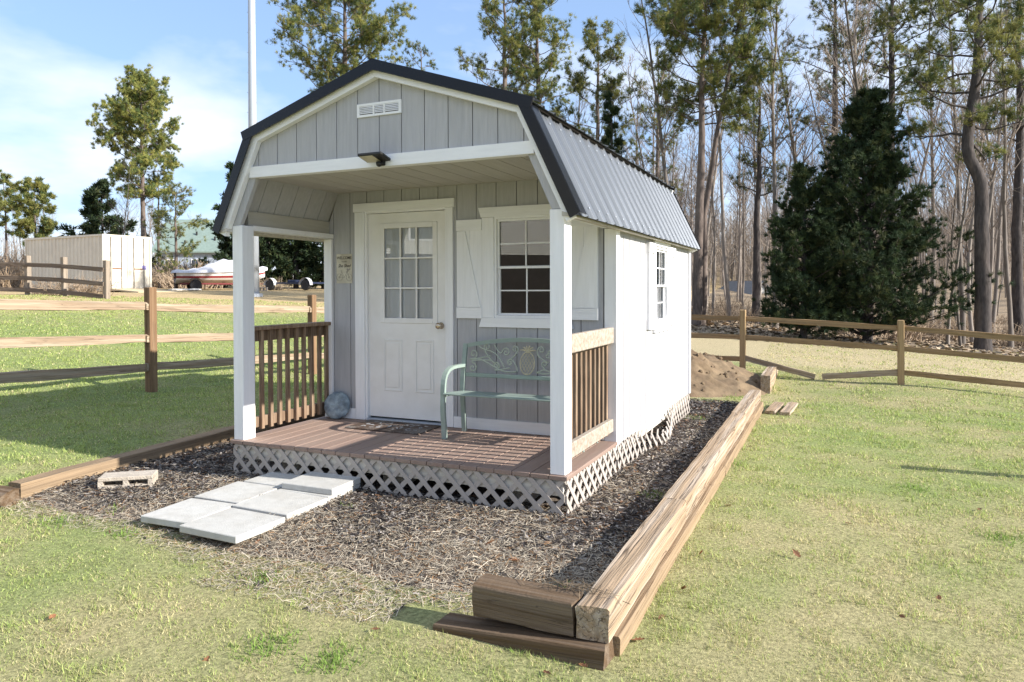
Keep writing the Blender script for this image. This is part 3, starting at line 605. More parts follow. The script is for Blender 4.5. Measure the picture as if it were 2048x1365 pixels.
sg = thing('welcome_sign', 'small cream metal sign with black lettering on the wall left of the door', 'sign', (-2.815, D1-.0015, 1.51+DZ))
b = MB(); b.box(-.096, .096, -.004, 0, -.148, .148, .001); pl = b.build('plate', m_sign, sg)
def text(body, size, x, z, parent, m, shear=0, xs=1.0, bold=0):
    cu = bpy.data.curves.new('lettering', 'FONT'); cu.body = body; cu.size = size; cu.align_x = 'CENTER'; cu.shear = shear; cu.extrude = .0003; cu.offset = bold; cu.resolution_u = 3
    o = bpy.data.objects.new('lettering', cu); COL.objects.link(o); dg = bpy.context.evaluated_depsgraph_get(); me = bpy.data.meshes.new_from_object(o.evaluated_get(dg)); bpy.data.objects.remove(o)
    me.transform(Matrix.Diagonal((xs, 1, 1, 1))); r = link('lettering', me, m, parent, (x, -.0046, z)); r.rotation_euler = (math.pi/2, 0, 0); me.materials.clear(); me.materials.append(m); return r
text('WELCOME', .040, 0, .095, sg, m_ink, bold=.0006, xs=.92); text('TO MY', .022, 0, .062, sg, m_ink); text('She Shed', .045, 0, .014, sg, m_ink, shear=.35, bold=.0008, xs=.92)
def ring(mb, c, r, w=.0016, n=28): mb.tube([(c[0]+r*math.cos(2*math.pi*i/n), -.0046, c[1]+r*math.sin(2*math.pi*i/n)) for i in range(n+1)], w, 4)
b = MB()
for cx in (-.058, .060): ring(b, (cx, -.088), .036); ring(b, (cx, -.088), .008)
for P in ([(-.058, -.088), (-.03, -.035), (.038, -.035), (.060, -.088)], [(-.03, -.035), (-.002, -.09), (.038, -.035)], [(-.058, -.088), (-.002, -.09)], [(-.034, -.022), (-.03, -.035)], [(.038, -.035), (.034, -.018), (.05, -.014)], [(-.045, -.021), (-.024, -.021)]):
    b.tube([(x, -.0046, z) for x, z in P], .0017, 4)
for k in range(9): b.lathe([(.001, -.002), (.008, 0), (.001, .002)], 6, (.052+random.uniform(-.02, .02), -.0046, -.02+random.uniform(-.016, .016)), Matrix(((1, 0, 0), (0, 0, -1), (0, 1, 0))))
b.build('bicycle_print', m_ink2, sg)

ds = thing('stepping_stone', 'round scalloped blue grey garden stone leaning in the porch corner', 'garden stone', (-2.845, 1.13, DZ), math.radians(14))
b = MB(); n = 48; V = []; lev = [(.0, .028), (.05, .030), (.10, .024), (.128, .016), (.136, .0), (.128, -.016), (0, -.018)]
for r, h in lev:
    for j in range(n):
        a = 2*math.pi*j/n; rr = r*(1+.035*abs(math.sin(a*6))) if r else .0001; dh = .006*math.sin(a*5+r*60)*(r > .02) if h > .015 else 0; V.append((rr*math.cos(a), -h-dh, .142+rr*math.sin(a)))
b.add(V, [(i*n+j, i*n+(j+1) % n, (i+1)*n+(j+1) % n, (i+1)*n+j) for i in range(len(lev)-1) for j in range(n)])
st = b.build('stone_disc', m_stone, ds, smooth=True, org=(0, 0, 0)); st.rotation_euler = (math.radians(-16), 0, 0)

dm = thing('doormat', 'dark brown rectangular doormat with grey pattern before the white door', 'doormat', (-2.08, 1.01, DZ))
b = MB(); b.box(-.40, .40, -.215, .205, .0005, .014, .005); mo = b.build('mat_body', m_mat, dm)
b = MB()
for k in range(46):
    x, y = random.uniform(-.3, .3), random.uniform(-.14, .14); b.box(x-.02, x+.02, y-.008, y+.008, .0142, .0156, 0, Matrix.Translation((x, y, 0)) @ Matrix.Rotation(random.uniform(0, 3), 4, 'Z') @ Matrix.Translation((-x, -y, 0)))
b.build('mat_pattern', mat('mat print', (.30, .30, .31), .95, var=.3, scale=60), dm)

bench = thing('garden_bench', 'sage green metal garden bench with pineapple scrollwork back beneath the porch window', 'bench', (-.76, .92, DZ))
def flat_tube(mb, P, w, h, up=Vector((1, 0, 0))):       # rectangular bar following a path in the y-z plane
    P = [Vector(p) for p in P]; V = []
    for i, p in enumerate(P):
        t = (P[min(i+1, len(P)-1)]-P[max(i-1, 0)]).normalized(); nrm = up.cross(t).normalized()
        for a, c in ((-1, -1), (1, -1), (1, 1), (-1, 1)): V.append(p+up*(a*w/2)+nrm*(c*h/2))
    F = [(i*4+j, i*4+(j+1) % 4, (i+1)*4+(j+1) % 4, (i+1)*4+j) for i in range(len(P)-1) for j in range(4)]; F += [(3, 2, 1, 0), tuple(range(len(V)-4, len(V)))]
    mb.add(V, F)
def bez(p, n=10):
    out = []
    for i in range(n+1):
        t = i/n; q = [Vector(x) for x in p]
        while len(q) > 1: q = [q[k].lerp(q[k+1], t) for k in range(len(q)-1)]
        out.append(q[0])
    return out
for s in (-1, 1):
    x = s*.625; b = MB()
    flat_tube(b, [(x, -.165, 0), (x, -.175, .12)]+bez([(x, -.175, .12), (x, -.20, .28), (x, -.185, .36)], 5)[1:]+bez([(x, -.185, .36), (x, -.20, .60), (x, -.10, .615), (x, .0, .612), (x, .20, .605)], 14)[1:], .042, .028); b.build('arm_leg', m_sage, bench, smooth=False)
    b = MB(); flat_tube(b, [(x+s*-.0, .20, 0), (x, .165, .38), (x, .175, .50), (x, .235, .80)], .040, .026); b.build('back_leg', m_sage, bench)
    b = MB(); flat_tube(b, [(x-s*.02, -.19, .385), (x-s*.02, -.02, .375), (x-s*.02, .165, .365)], .022, .022); b.build('seat_bearer', m_sage, bench)
for k in range(7):
    y = -.20+k*.058; z = .402-.005*k+(.0 if k else -.006); b = MB(); b.box(-.612, .612, y-.020, y+.020, z-.007, z+.007, .003); b.build('seat_slat', m_sage, bench)
b = MB(); xs = np.linspace(-.60, .60, 25); 
V = []; 
for x in xs:
    z = .785+.065*(1-(x/.6)**2); y = .228+.0*x
    for a, c in ((-.011, -.018), (.011, -.018), (.011, .018), (-.011, .018)): V.append((x, y+a, z+c))
b.add(V, [(i*4+j, i*4+(j+1) % 4, i*4+4+(j+1) % 4, i*4+4+j) for i in range(24) for j in range(4)]+[(0, 1, 2, 3), tuple(range(96, 100))]); b.build('top_rail', m_sage, bench)
b = MB(); b.box(-.60, .60, .178, .200, .505, .541, .004); b.build('lower_rail', m_sage, bench)
def by(z): return .186+(z-.52)*.145
def scroll(mb, cx, cz, r, turns, a0, dirn, tail=None, w=.0064):
    P = []; n = int(18*turns)
    for i in range(n+1):
        t = i/n; a = a0+dirn*2*math.pi*turns*t; rr = r*(.16+.84*t); z = cz+rr*math.sin(a); P.append((cx+rr*math.cos(a), by(z), z))
    if tail: 
        L0 = Vector(P[-1]); T = (Vector(P[-1])-Vector(P[-2])).normalized(); e = Vector((tail[0], by(tail[1]), tail[1])); k = (e-L0).length*.45
        P += [tuple(p) for p in bez([L0, L0+T*k, e], 8)[1:]]
    mb.tube(P, w, 5)
for s in (-1, 1):
    b = MB()
    scroll(b, s*.535, .71, .042, 1.3, .4, 1*s, (s*.36, .70)); scroll(b, s*.535, .588, .042, 1.3, -.4, -1*s, (s*.36, .66)); scroll(b, s*.40, .775, .034, 1.3, 2, -s, (s*.26, .60))
    scroll(b, s*.30, .615, .036, 1.4, 1, s, (s*.16, .60)); scroll(b, s*.21, .735, .040, 1.4, .5, -s, (s*.33, .80)); scroll(b, s*.165, .645, .030, 1.3, 2.5, s, (s*.09, .57)); scroll(b, s*.125, .765, .032, 1.3, 1.2, s, (s*.20, .66))
    b.tube([tuple(p) for p in bez([(s*.57, by(.66), .66), (s*.42, by(.72), .72), (s*.30, by(.52), .52), (s*.10, by(.57), .57)], 12)], .0066, 5); b.tube([tuple(p) for p in bez([(s*.50, by(.80), .795), (s*.40, by(.72), .70), (s*.33, by(.80), .81), (s*.22, by(.60), .60)], 12)], .0066, 5)
    b.build('scrollwork', m_scroll, bench)
b = MB(); n = 28
ov = lambda a, k=1: (k*.068*math.cos(a), by(.645+k*.098*math.sin(a)), .645+k*.098*math.sin(a))
b.tube([ov(2*math.pi*i/n) for i in range(n+1)], .006, 6)
for sgn in (-1, 1):
    for k in range(-3, 4):
        P = []
        for i in range(25):
            t = -.13+.26*i/24; x = sgn*t*.62; z = t+k*.047
            if (x/.068)**2+(z/.098)**2 < 1: P.append((x, by(.645+z)-.002*sgn, .645+z))
        if len(P) > 1: b.tube(P, .0027, 4)
for a in (-64, -38, -14, 14, 38, 64):
    r = math.radians(a); P = bez([(0, by(.745), .742), (math.sin(r)*.05, by(.78), .742+math.cos(r)*.062), (math.sin(r)*.085, by(.79), .742+math.cos(r)*.060-.012*abs(math.sin(r)))], 6); b.tube([tuple(p) for p in P], [.006, .007, .008, .008, .007, .005, .002], 5)
b.build('pineapple', m_gold, bench)

# ---------------------------------------------------------------- timbers round the bed
def rough_beam(name, p0, p1, w, h, m, label=None, cat=None, group=None, parent=None, seg=22, amp=.006, taper=0, sag=0, seed=0, rnd_end=.0):
    """a hewn beam with its local x along the grain; p0, p1 are the centres of its ends"""
    p0, p1 = Vector(p0), Vector(p1); L = (p1-p0).length; rg = np.random.default_rng(abs(seed*7919+int(L*1000))); V = []; nc = max(3, int(L/.22)+2); cx_ = np.linspace(0, 1, nc)
    ring_ = [(-1, -.92), (-.94, -1), (0, -1.0), (.94, -1), (1, -.92), (1, 0), (1, .90), (.92, 1), (.3, 1.0), (-.3, 1.0), (-.92, 1), (-1, .90), (-1, 0)]; n = len(ring_); ph = rg.uniform(0, 9, 4); JJ = rg.normal(0, amp, (n, 2, nc))
    for i in range(seg+1):
        x = -L/2+L*i/seg; t = abs(2*i/seg-1); k = 1-taper*t*t
        for j, (a, c) in enumerate(ring_):
            jit = [np.interp(i/seg, cx_, JJ[j, q])+rg.normal(0, amp*.10) for q in (0, 1)]
            ex = rg.normal(0, rnd_end) if i in (0, seg) else 0
            V.append((x+ex, a*w/2*k+jit[0]+.5*amp*math.sin(x*3+ph[0]), c*h/2*k+jit[1]+.5*amp*math.sin(x*2.3+ph[1])-sag*(1-t*t)))
    F = [(i*n+j, i*n+(j+1) % n, (i+1)*n+(j+1) % n, (i+1)*n+j) for i in range(seg) for j in range(n)]+[tuple(range(n))[::-1], tuple(range(seg*n, seg*n+n))]
    me = bpy.data.meshes.new(name); me.from_pydata(V, [], F); bm = bmesh.new(); bm.from_mesh(me); bmesh.ops.recalc_face_normals(bm, faces=bm.faces); bm.to_mesh(me); bm.free(); me.materials.append(m)
    o = bpy.data.objects.new(name, me); COL.objects.link(o); c = (p0+p1)/2; d = (p1-p0).normalized()
    y = Vector((0, 0, 1)).cross(d).normalized(); z = d.cross(y); R3 = Matrix((d, y, z)).transposed()
    o.rotation_euler = R3.to_euler(); o.location = c
    if parent is not None: o.parent = parent; o.location = c-parent.location
    if label: tag(o, label, cat, group)
    return o
TZ = .24-.075                         # centre height of the upper course
GT = 'timbers edging the bed'
def T(p0, p1, lab, m=m_timber, w=.152, h=.15, sd=0, amp=.0022, seg=40): return rough_beam('landscape_timber', p0, p1, w, h, m, lab, 'timber', GT, seg=seg, amp=amp, seed=sd, rnd_end=.004)
T((.722, -1.64, TZ), (.722, .18, TZ), 'bleached cracked timber at the near right corner of the mulch bed, upper course', sd=1)
T((.715, .19, TZ-.004), (.700, 3.92, TZ-.012), 'long bleached timber in the middle of the right edging, upper course', sd=2, seg=70)
T((.690, 3.93, TZ-.012), (.676, 6.02, TZ-.02), 'bleached timber at the far end of the long right edging, upper course', sd=3)
T((.752, -1.56, TZ-.151), (.745, 1.9, TZ-.156), 'half buried yellowish timber under the near half of the right edging', m_timber_lo, sd=4, w=.155, seg=60)
T((.745, 1.91, TZ-.156), (.715, 5.95, TZ-.17), 'half buried yellowish timber under the far half of the right edging', m_timber_lo, sd=5, w=.155, seg=60)
T((.12, -1.553, TZ-.002), (.634, -1.565, TZ-.002), 'short dark brown timber butting the corner at the front of the bed', m_timber_shade, sd=6)
T((-.06, -1.60, TZ-.215), (.80, -1.628, TZ-.152), 'low dark timber sunk in the grass below the short front timber', m_timber_shade, sd=7, w=.16)
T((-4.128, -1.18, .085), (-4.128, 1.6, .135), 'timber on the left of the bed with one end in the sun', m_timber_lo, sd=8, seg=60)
T((-4.128, 1.61, .135), (-4.128, 5.2, .16), 'shaded timber continuing the left edging behind the porch', m_timber_shade, sd=9, seg=60)
T((-5.9, -1.40, .10), (-3.98, -1.30, .065), 'dark rotten timber stub at the bottom left edge of the picture', m_timber_shade, sd=10, amp=.009)
zb = Hs(.66, 8)
for k, lab in enumerate(('lower timber of the stacked pair behind the shed by the dirt pile', 'upper timber of the stacked pair behind the shed by the dirt pile')):
    T((.655, 7.93, zb+.07+.151*k), (.66, 9.6, zb+.09+.151*k), lab, m_timber, sd=12+k)
for k, (x, lab) in enumerate(((.93, 'weathered plank lying in the grass, next to the timber end'), (1.12, 'weathered plank lying in the grass, farther right of the pair'))):
    z = Hs(x, 6.2)+.035; rough_beam('plank', (x-.03, 5.72, z), (x+.03, 6.6+.1*k, z), .13, .045, m_timber, lab, 'plank', 'loose planks on the grass', seg=12, amp=.003, seed=30+k)

# ---------------------------------------------------------------- pavers and blocks
def paver(x, y, z, rz, lab, sx=.405, sy=.405, tilt=(0, 0)):
    b = MB(); b.box(-sx/2, sx/2, -sy/2, sy/2, -.024, .024, .005); me_o = b.build('paver', m_concrete, None, org=(0, 0, 0)); me_o.location = (x, y, z); me_o.rotation_euler = (tilt[0], tilt[1], rz)
    tag(me_o, lab, 'paver', 'concrete pavers before the porch')
pz_ = .094
paver(-2.44, -1.015, pz_-.008, .02, 'pale square paver, left of the front row farthest from the porch', .44, .44, (.01, -.01)); paver(-1.955, -1.09, pz_-.004, -.01, 'pale square paver, right of the front row farthest from the porch', .50, .44, (-.01, .01))
paver(-2.45, -.55, pz_, .01, 'pale square paver, left of the middle row', .44, .44, (.01, 0)); paver(-1.96, -.63, pz_+.004, 0, 'pale square paver, right of the middle row', .50, .44, (0, .012))
paver(-2.41, -.14, pz_+.006, -.02, 'pale square paver, left of the row touching the porch lattice', .44, .36, (0, -.012)); paver(-1.965, -.20, pz_+.002, .01, 'pale square paver lying under another at the porch', .49, .40)
paver(-1.955, -.185, pz_+.052, .012, 'topmost pale paver, stacked on another beside the porch lattice', .48, .36, (.012, 0))
def cinder_block(name, loc, rz, label, rx=0):
    r = thing(name, label, 'block', loc, rz); b = MB(); Lx, Hy, D = .39, .19, .19
    for r_ in ((-Lx/2, Lx/2, 0, .032), (-Lx/2, Lx/2, Hy-.032, Hy)): b.box(r_[0], r_[1], -D/2, D/2, r_[2], r_[3], .003)
    for x0 in (-Lx/2, -.016, Lx/2-.032): b.box(x0, x0+.032, -D/2, D/2, .0322, Hy-.0322, .0)
    o = b.build('block_body', m_block, r, org=(0, 0, 0)); o.rotation_euler = (rx, 0, 0)
    return r
cb = thing('concrete_block', 'half block of tan concrete with two slots lying on the mulch at left', 'block', (-3.52, -.66, .075), math.radians(38))
b = MB(); b.box(-.20, .20, -.095, .095, .062, .092, .004); b.box(-.20, .20, -.095, .095, 0, .022, .004)
for x0, x1 in ((-.20, -.165), (-.018, .018), (.165, .20)): b.box(x0, x1, -.0945, .0945, .0215, .0625)
b.box(-.166, .166, .03, .094, .0215, .0625); b.build('block_body', m_block, cb)

# dirt pile
def dirt_pile():
    n = 70; u = np.linspace(-1, 1, n); gx, gy = np.meshgrid(u, u, indexing='ij'); X = -.95+gx*1.75; Y = 8.3+gy*1.75; r = np.hypot(gx, gy)
    z = np.clip(1-r**1.7, -.2, 1)*.58*(1-.22*gx)+(fbm(X, Y, 2.2, 44)-.5)*.34*np.clip(1.1-r, 0, 1)+(fbm(X, Y, 9, 53)-.5)*.12*np.clip(1.1-r, 0, 1)+np.maximum(fbm(X, Y, 6.5, 47)-.55, 0)*.55*np.clip(1.15-r, 0, 1)
    Z = H(X, Y)+z-.04; V = np.stack([X, Y, Z], -1).reshape(-1, 3); i, j = np.meshgrid(np.arange(n-1), np.arange(n-1), indexing='ij'); a = (i*n+j).ravel()
    t = thing('dirt_pile', 'mound of loose orange brown soil beside the back corner of the shed', 'dirt pile', (0, 0, 0)); link('mound', mesh_np('mound', V, np.stack([a, a+n, a+n+1, a+1], 1), None, True), m_dirt, t)
    cl = MB()
    for k in range(90):
        a_, rr = random.uniform(0, 6.3), random.uniform(.2, 1.0); x, y = -.95+1.75*rr*math.cos(a_)*.95, 8.3+1.75*rr*math.sin(a_)*.95
        zz = float(np.interp(0, [0], [0])); ii = int((x+.95)/1.75*(n-1)/2+(n-1)/2); jj = int((y-8.3)/1.75*(n-1)/2+(n-1)/2); zz = Z[max(0, min(n-1, ii)), max(0, min(n-1, jj))]; s_ = random.uniform(.012, .06)
        cl.lathe([(s_*.2, -s_*.6), (s_*random.uniform(.7, 1), -s_*.2), (s_*random.uniform(.7, 1.1), s_*.2), (s_*.3, s_*.6)], 6, (x, y, zz), Euler((random.random()*3, random.random()*3, 0)).to_matrix())
    o = cl.build('clods', m_dirt, t); o['kind'] = 'stuff'
dirt_pile()

# ---------------------------------------------------------------- fences
def fence_post(parent, x, y, top, w, m, base=None, d=None):
    b = MB(); g = Hs(x, y) if base is None else base; lean = random.uniform(-.012, .012)
    Mx = Matrix.Translation((x, y, 0)) @ Matrix.Rotation(lean, 4, 'Y'); b.box(-w/2, w/2, -(d or w)/2, (d or w)/2, g-.3, top, .010, Mx); return b.build('post', m, parent)
# left split rail fence
lf = thing('split_rail_fence', 'brown split rail fence with three rails crossing the left lawn behind the porch', 'fence', (-7.31, 2.65, Hs(-7.31, 2.65)))
P1 = at_depth(303, 785, 10.4); P2 = at_depth(625, 751, 13.58); st_ = P2-P1
posts = [(P.x, P.y, P.z+1.52) for P in (P1-st_*2, P1-st_, P1, P2, P2+st_, P2+st_*2)]
posts[0] = (posts[0][0], posts[0][1], posts[1][2]+.05)
for x, y, t in posts:
    o = fence_post(None, x, y, t, .125, m_fencepost); o.parent = lf; o.location = o.location-lf.location
for (x0, y0, t0), (x1, y1, t1) in zip(posts[:-1], posts[1:]):
    for dz in (.275, .74, 1.15):
        rough_beam('rail', (x0+.012, y0-.10, t0-dz+random.uniform(-.01, .01)), (x1-.012, y1+.10, t1-dz+random.uniform(-.01, .01)), .07, .125, m_fence, parent=lf, seg=16, amp=.005, taper=.22, sag=.012, seed=int(abs(y0)*10+dz*100)+60)
# right fence with the missing post
R2 = at_depth(1802, 768, 12.4); R1 = R2+Vector((-2.62, 0, .08)); R3 = R2+Vector((2.62, 0, -.20))
rf = thing('paddock_fence', 'pale wooden rail fence at the right with two fallen lower rails', 'fence', (R2.x, R2.y, Hs(R2.x, R2.y)))
rp_ = [R1-Vector((5.24, 0, -.16)), R1-Vector((2.62, 0, -.08)), R1, R2, R3, R3+Vector((2.62, 0, -.18)), R3+Vector((5.24, 0, -.30)), R3+Vector((7.86, 0, -.38))]
tops = [p.z+1.10 for p in rp_]; tops[2] = at_depth(1484, 620, 13.47).z
for p, t in zip(rp_, tops):
    o = fence_post(None, p.x, p.y, t, .105, m_fencelightpost); o.parent = rf; o.location = o.location-rf.location
for k in range(len(rp_)-1):
    a, c = rp_[k], rp_[k+1]; d = (c-a).normalized()*.08; ta, tc = (a.z+1.10 if k != 2 else tops[2]), (c.z+1.10 if k != 1 else tops[2])
    for q, dz in enumerate((.14, .49, .90)):
        if k == 2 and q == 2: continue
        e = .17 if (k == 2 or k == 1) and False else 0
        rough_beam('rail', Vector((a.x, a.y, ta-dz-(.02 if k == 2 else 0)))-d, Vector((c.x, c.y, tc-dz-(.02 if k == 1 else 0)))+d, .05, .095, m_fencelight, parent=rf, seg=12, amp=.004, taper=.2, seed=150+k*7+q)
gm = at_depth(1637, 756, 12.95); gz = Hs(gm.x, gm.y)
rough_beam('fallen_rail', (R1.x+.03, R1.y, R1.z+.28), (gm.x-.06, gm.y+.02, gz+.05), .06, .10, m_fence, parent=rf, seg=14, amp=.005, seed=200)
rough_beam('fallen_rail', (gm.x+.06, gm.y-.02, gz+.06), (R2.x-.03, R2.y, R2.z+.20), .06, .10, m_fence, parent=rf, seg=14, amp=.005, seed=201)
# far left fence by the container
ff = thing('pasture_fence', 'short grey plank fence with three thick posts before the cream container', 'fence', tuple(at_depth(213, 604, 22)))
fp = [at_depth(-120, 586, 24.2), at_depth(-20, 588, 23.8), at_depth(57, 590, 23.4), at_depth(130, 595, 22.7), at_depth(213, 604, 22)]
for p in fp:
    zt = p.z+1.27; o = fence_post(None, p.x, p.y, zt, .15, m_fencegrey, base=p.z); o.parent = ff; o.location = o.location-ff.location
for a, c in zip(fp[:-1], fp[1:]):
    for dz in (.98, .54, .16): rough_beam('rail', (a.x, a.y-.09, a.z+dz), (c.x, c.y-.09, c.z+dz), .04, .13, m_fencegreyrail, parent=ff, seg=8, amp=.004, seed=int(a.x*100)+int(dz*50))
# off to the right of the view: a lone post whose shadow crosses the lawn
px_, py_ = 4.75, 3.15; o = MB(); o.box(-.07, .07, -.07, .07, -.3, 1.25, .01); o = o.build('lawn_post', m_fencelightpost, None, org=(0, 0, 0)); o.location = (px_, py_, Hs(px_, py_)); tag(o, 'lone square wooden post in the lawn at far right', 'post')

# ---------------------------------------------------------------- the far left: container, boat, trailer, pole, house
m_cream = mat('cream container paint', (.62, .57, .48), .55, var=.06, scale=3, tint=(.54, .48, .40), tint_amt=.5, tint_scale=1.2)
m_rub = mat('rubber', (.025, .025, .027), .8); m_rust = mat('rust', (.24, .11, .05), .8, var=.3)
cpos = at_depth(206, 586, 32.4); zc = Hs(cpos.x-1.5, cpos.y+1.5)+.02
cl_ = at_depth(60, 587, 35); ang = math.atan2(cpos.y-cl_.y, cpos.x-cl_.x)
ct = thing('shipping_container', 'cream shipping container with closed double doors standing on the left field', 'container', (cpos.x, cpos.y, zc), ang)
CL, CW, CH = 6.06, 2.44, 2.59       # local: near corner at origin, body runs to -x, width to +y
b = MB()
for x in (-.09, -CL):
    for y in (0, CW-.09): b.box(x, x+.09, y, y+.09, 0, CH)
for y in (0.001, CW-.091):
    b.box(-CL+.09, -.09, y, y+.09, .0, .14); b.box(-CL+.09, -.09, y, y+.08, CH-.09, CH)
for x in (-.089, -CL+.001): b.box(x, x+.088, .09, CW-.09, 0, .12); b.box(x, x+.088, .09, CW-.09, CH-.11, CH)
b.build('frame', m_cream, ct)
def corr(y, s, nm):
    bb = MB(); P = []; x = -CL+.09; w = (CL-.18)/21
    for k in range(21): P += [(x, 0), (x+w*.3, 0), (x+w*.42, .036), (x+w*.88, .036)]; x += w
    P.append((x, 0)); V = [(q, y+s*d, z) for z in (.14, CH-.09) for q, d in P]; n = len(P); bb.add(V, [(i, i+1, n+i+1, n+i) for i in range(n-1)]); return bb.build(nm, m_cream, ct)
corr(.03, 1, 'side_panel'); corr(CW-.03, -1, 'side_panel')
b = MB(); P = [(-CL+.05+k*(CL-.1)/40, .02*(k % 2)) for k in range(41)]; b.add([(x, y, CH-.03+h) for y in (.05, CW-.05) for x, h in P], [(i, i+1, 42+i-0, 41+i) for i in range(40)]); b.build('roof_panel', m_cream, ct)
b = MB(); b.box(-CL+.01, -CL+.06, .09, CW-.09, .12, CH-.11); b.build('end_panel', m_cream, ct)
for k in range(2):
    y0 = .095+k*(CW-.19)/2; y1 = y0+(CW-.19)/2-.008; b = MB(); b.box(-.06, -.02, y0, y1, .125, CH-.115, .008); d = b.build('door', m_cream, ct)
    for z in (.55, 1.0, 1.45, 1.9): 
        b = MB(); b.box(-.0198, -.012, y0+.08, y1-.08, z-.12, z+.12, .004); b.build('door_rib', m_cream, d)
    for yy in (y0+.30, y1-.30):
        b = MB(); b.tube([(.008, yy, .1), (.008, yy, CH-.09)], .020, 8); lo = b.build('lock_rod', mat('shadow toned rod', (.20, .18, .15), .6), d)  # rod colour darkened to stand for shadow lines on the doors
        for z in (.2, 1.25, 2.4): MB().box(-.012, .022, yy-.05, yy+.05, z-.03, z+.03, .004).build('rod_guide', m_cream, lo) if False else None
    b = MB(); b.box(.004, .03, y0+.3 if k else y1-.75, y0+.75 if k else y1-.3, 1.03, 1.07, .004); b.build('door_handle', m_rust, d)
MB().box(-.058, -.0205, CW/2-.012, CW/2+.006, .125, CH-.115).build('door_gasket', m_rub, ct)
b = MB(); b.box(-.0118, -.0105, CW-.48, CW-.30, 1.02, 1.22); b.build('decal', mat('blue decal', (.08, .07, .33), .6), ct)
rmp = MB(); q = [(.03, .1, 0), (2.3, .1, -.02), (2.3, CW-.1, -.02), (.03, CW-.1, 0)]
Mr = Matrix.Translation((cpos.x, cpos.y, zc)) @ Matrix.Rotation(ang, 4, 'Z')
V = [Mr @ Vector((x, y, 0)) for x, y, _ in q]; zz = [zc+.14, Hs(V[1].x, V[1].y)+.02, Hs(V[2].x, V[2].y)+.02, zc+.14]
rmp.add([(v.x, v.y, z) for v, z in zip(V, zz)]+[(v.x, v.y, z-.06) for v, z in zip(V, zz)], [(0, 1, 2, 3), (7, 6, 5, 4), (0, 4, 5, 1), (1, 5, 6, 2), (2, 6, 7, 3), (3, 7, 4, 0)])
tag(rmp.build('ramp', mat('plywood ramp', (.52, .42, .27), .8, var=.1, scale=3, stretch=WOODX), None), 'pale plywood ramp leading up to the container doors', 'ramp')

def wheel(parent, c, r, w, ax, hubm, rot=None):
    """tyre with a rim; ax: axle direction in local space"""
    q = Vector(ax).to_track_quat('Z', 'Y').to_matrix(); t = MB().lathe([(r*.62, -w/2), (r*.9, -w/2), (r, -w*.32), (r, w*.32), (r*.9, w/2), (r*.62, w/2)], 24, c, q).build('wheel', m_rub, parent, smooth=False)
    MB().lathe([(r*.1, -w*.30), (r*.6, -w*.30), (r*.63, -w*.52), (r*.63, w*.52), (r*.6, w*.36), (r*.2, w*.30), (r*.1, w*.42)], 20, c, q).build('rim', hubm, t); return t
bl, br = at_depth(350, 580, 43), at_depth(530, 580, 45.5); bang = math.atan2(br.y-bl.y, br.x-bl.x); BL = (br-bl).length; bz = Hs((bl.x+br.x)/2, (bl.y+br.y)/2)
m_hull = mat('white gelcoat', (.66, .63, .60), .3, var=.04); m_red = mat('dark red gelcoat', (.25, .03, .035), .3); m_cover = mat('silver boat cover', (.62, .62, .66), .8, var=.10, scale=2, stretch=(4, 1, 1), bump=.5, bscale=3)
bt = thing('boat', 'white and red motorboat under a silver cover parked on its trailer', 'boat', (bl.x, bl.y, bz+.0), bang)
def loft(mb, secs):
    n = len(secs[0]); mb.add([p for s_ in secs for p in s_], [(i*n+j, i*n+j+1, (i+1)*n+j+1, (i+1)*n+j) for i in range(len(secs)-1) for j in range(n-1)]+[tuple(range(n))[::-1], tuple(range((len(secs)-1)*n, len(secs)*n))])
def hull_sec(t, lo, hi):              # half sections from keel up: fractions of the side height
    x = t*BL; wv = 1.1*(1-max(0, (t-.55)/.45)**2.2)+.02; kz = .42+.42*max(0, (t-.6)/.4)**2; gz_ = 1.12+.22*t*t; P = []
    pts = [(0, 0), (.55, .14), (.86, .34), (.93, .62), (1, 1)]
    def f(u): 
        us = [p[1] for p in pts]; return np.interp(u, us, [p[0] for p in pts])
    us = np.linspace(lo, hi, 4); R_ = [(x, -wv*f(u), kz+(gz_-kz)*u) for u in us]
    return R_, [(x, -p[1], p[2]) for p in R_[::-1]]
for (lo, hi, m_, nm) in ((0, .45, m_hull, 'hull'), (.45, .62, m_red, 'stripe'), (.62, 1.0, m_hull, 'topside')):
    for sd in (0, 1):
        mb = MB(); loft(mb, [hull_sec(t, lo, hi)[sd] for t in np.linspace(0, 1, 14)]); mb.build(nm, m_, bt, smooth=False)
mb = MB(); S_ = []
for t in np.linspace(-.03, 1.03, 20):
    x = t*BL; tt = min(max(t, 0), 1); wv = 1.14*(1-max(0, (tt-.55)/.45)**2.2)+.05; g = 1.14+.22*tt*tt; hgt = .10+.62*math.exp(-((tt-.55)/.24)**2)+.05*math.sin(t*40); S_.append([(x, wv*math.cos(a)*(1+.02*math.sin(t*50+a*6)), g-.10+(hgt+.10)*math.sin(a)) for a in np.linspace(0, math.pi, 11)])
loft(mb, S_); mb.build('cover', m_cover, bt, smooth=True)
tm = mat('red trailer steel', (.16, .03, .03), .5)
for s_ in (-.75, .75): MB().box(.2, BL*.8, s_-.04, s_+.04, .36, .46).build('trailer_beam', tm, bt)
MB().box(BL*.8, BL*1.12, -.05, .05, .36, .45).build('trailer_tongue', tm, bt)
for x in (.45, 2.6): MB().box(x, x+.1, -.75, .75, .33, .42).build('cross_member', tm, bt)
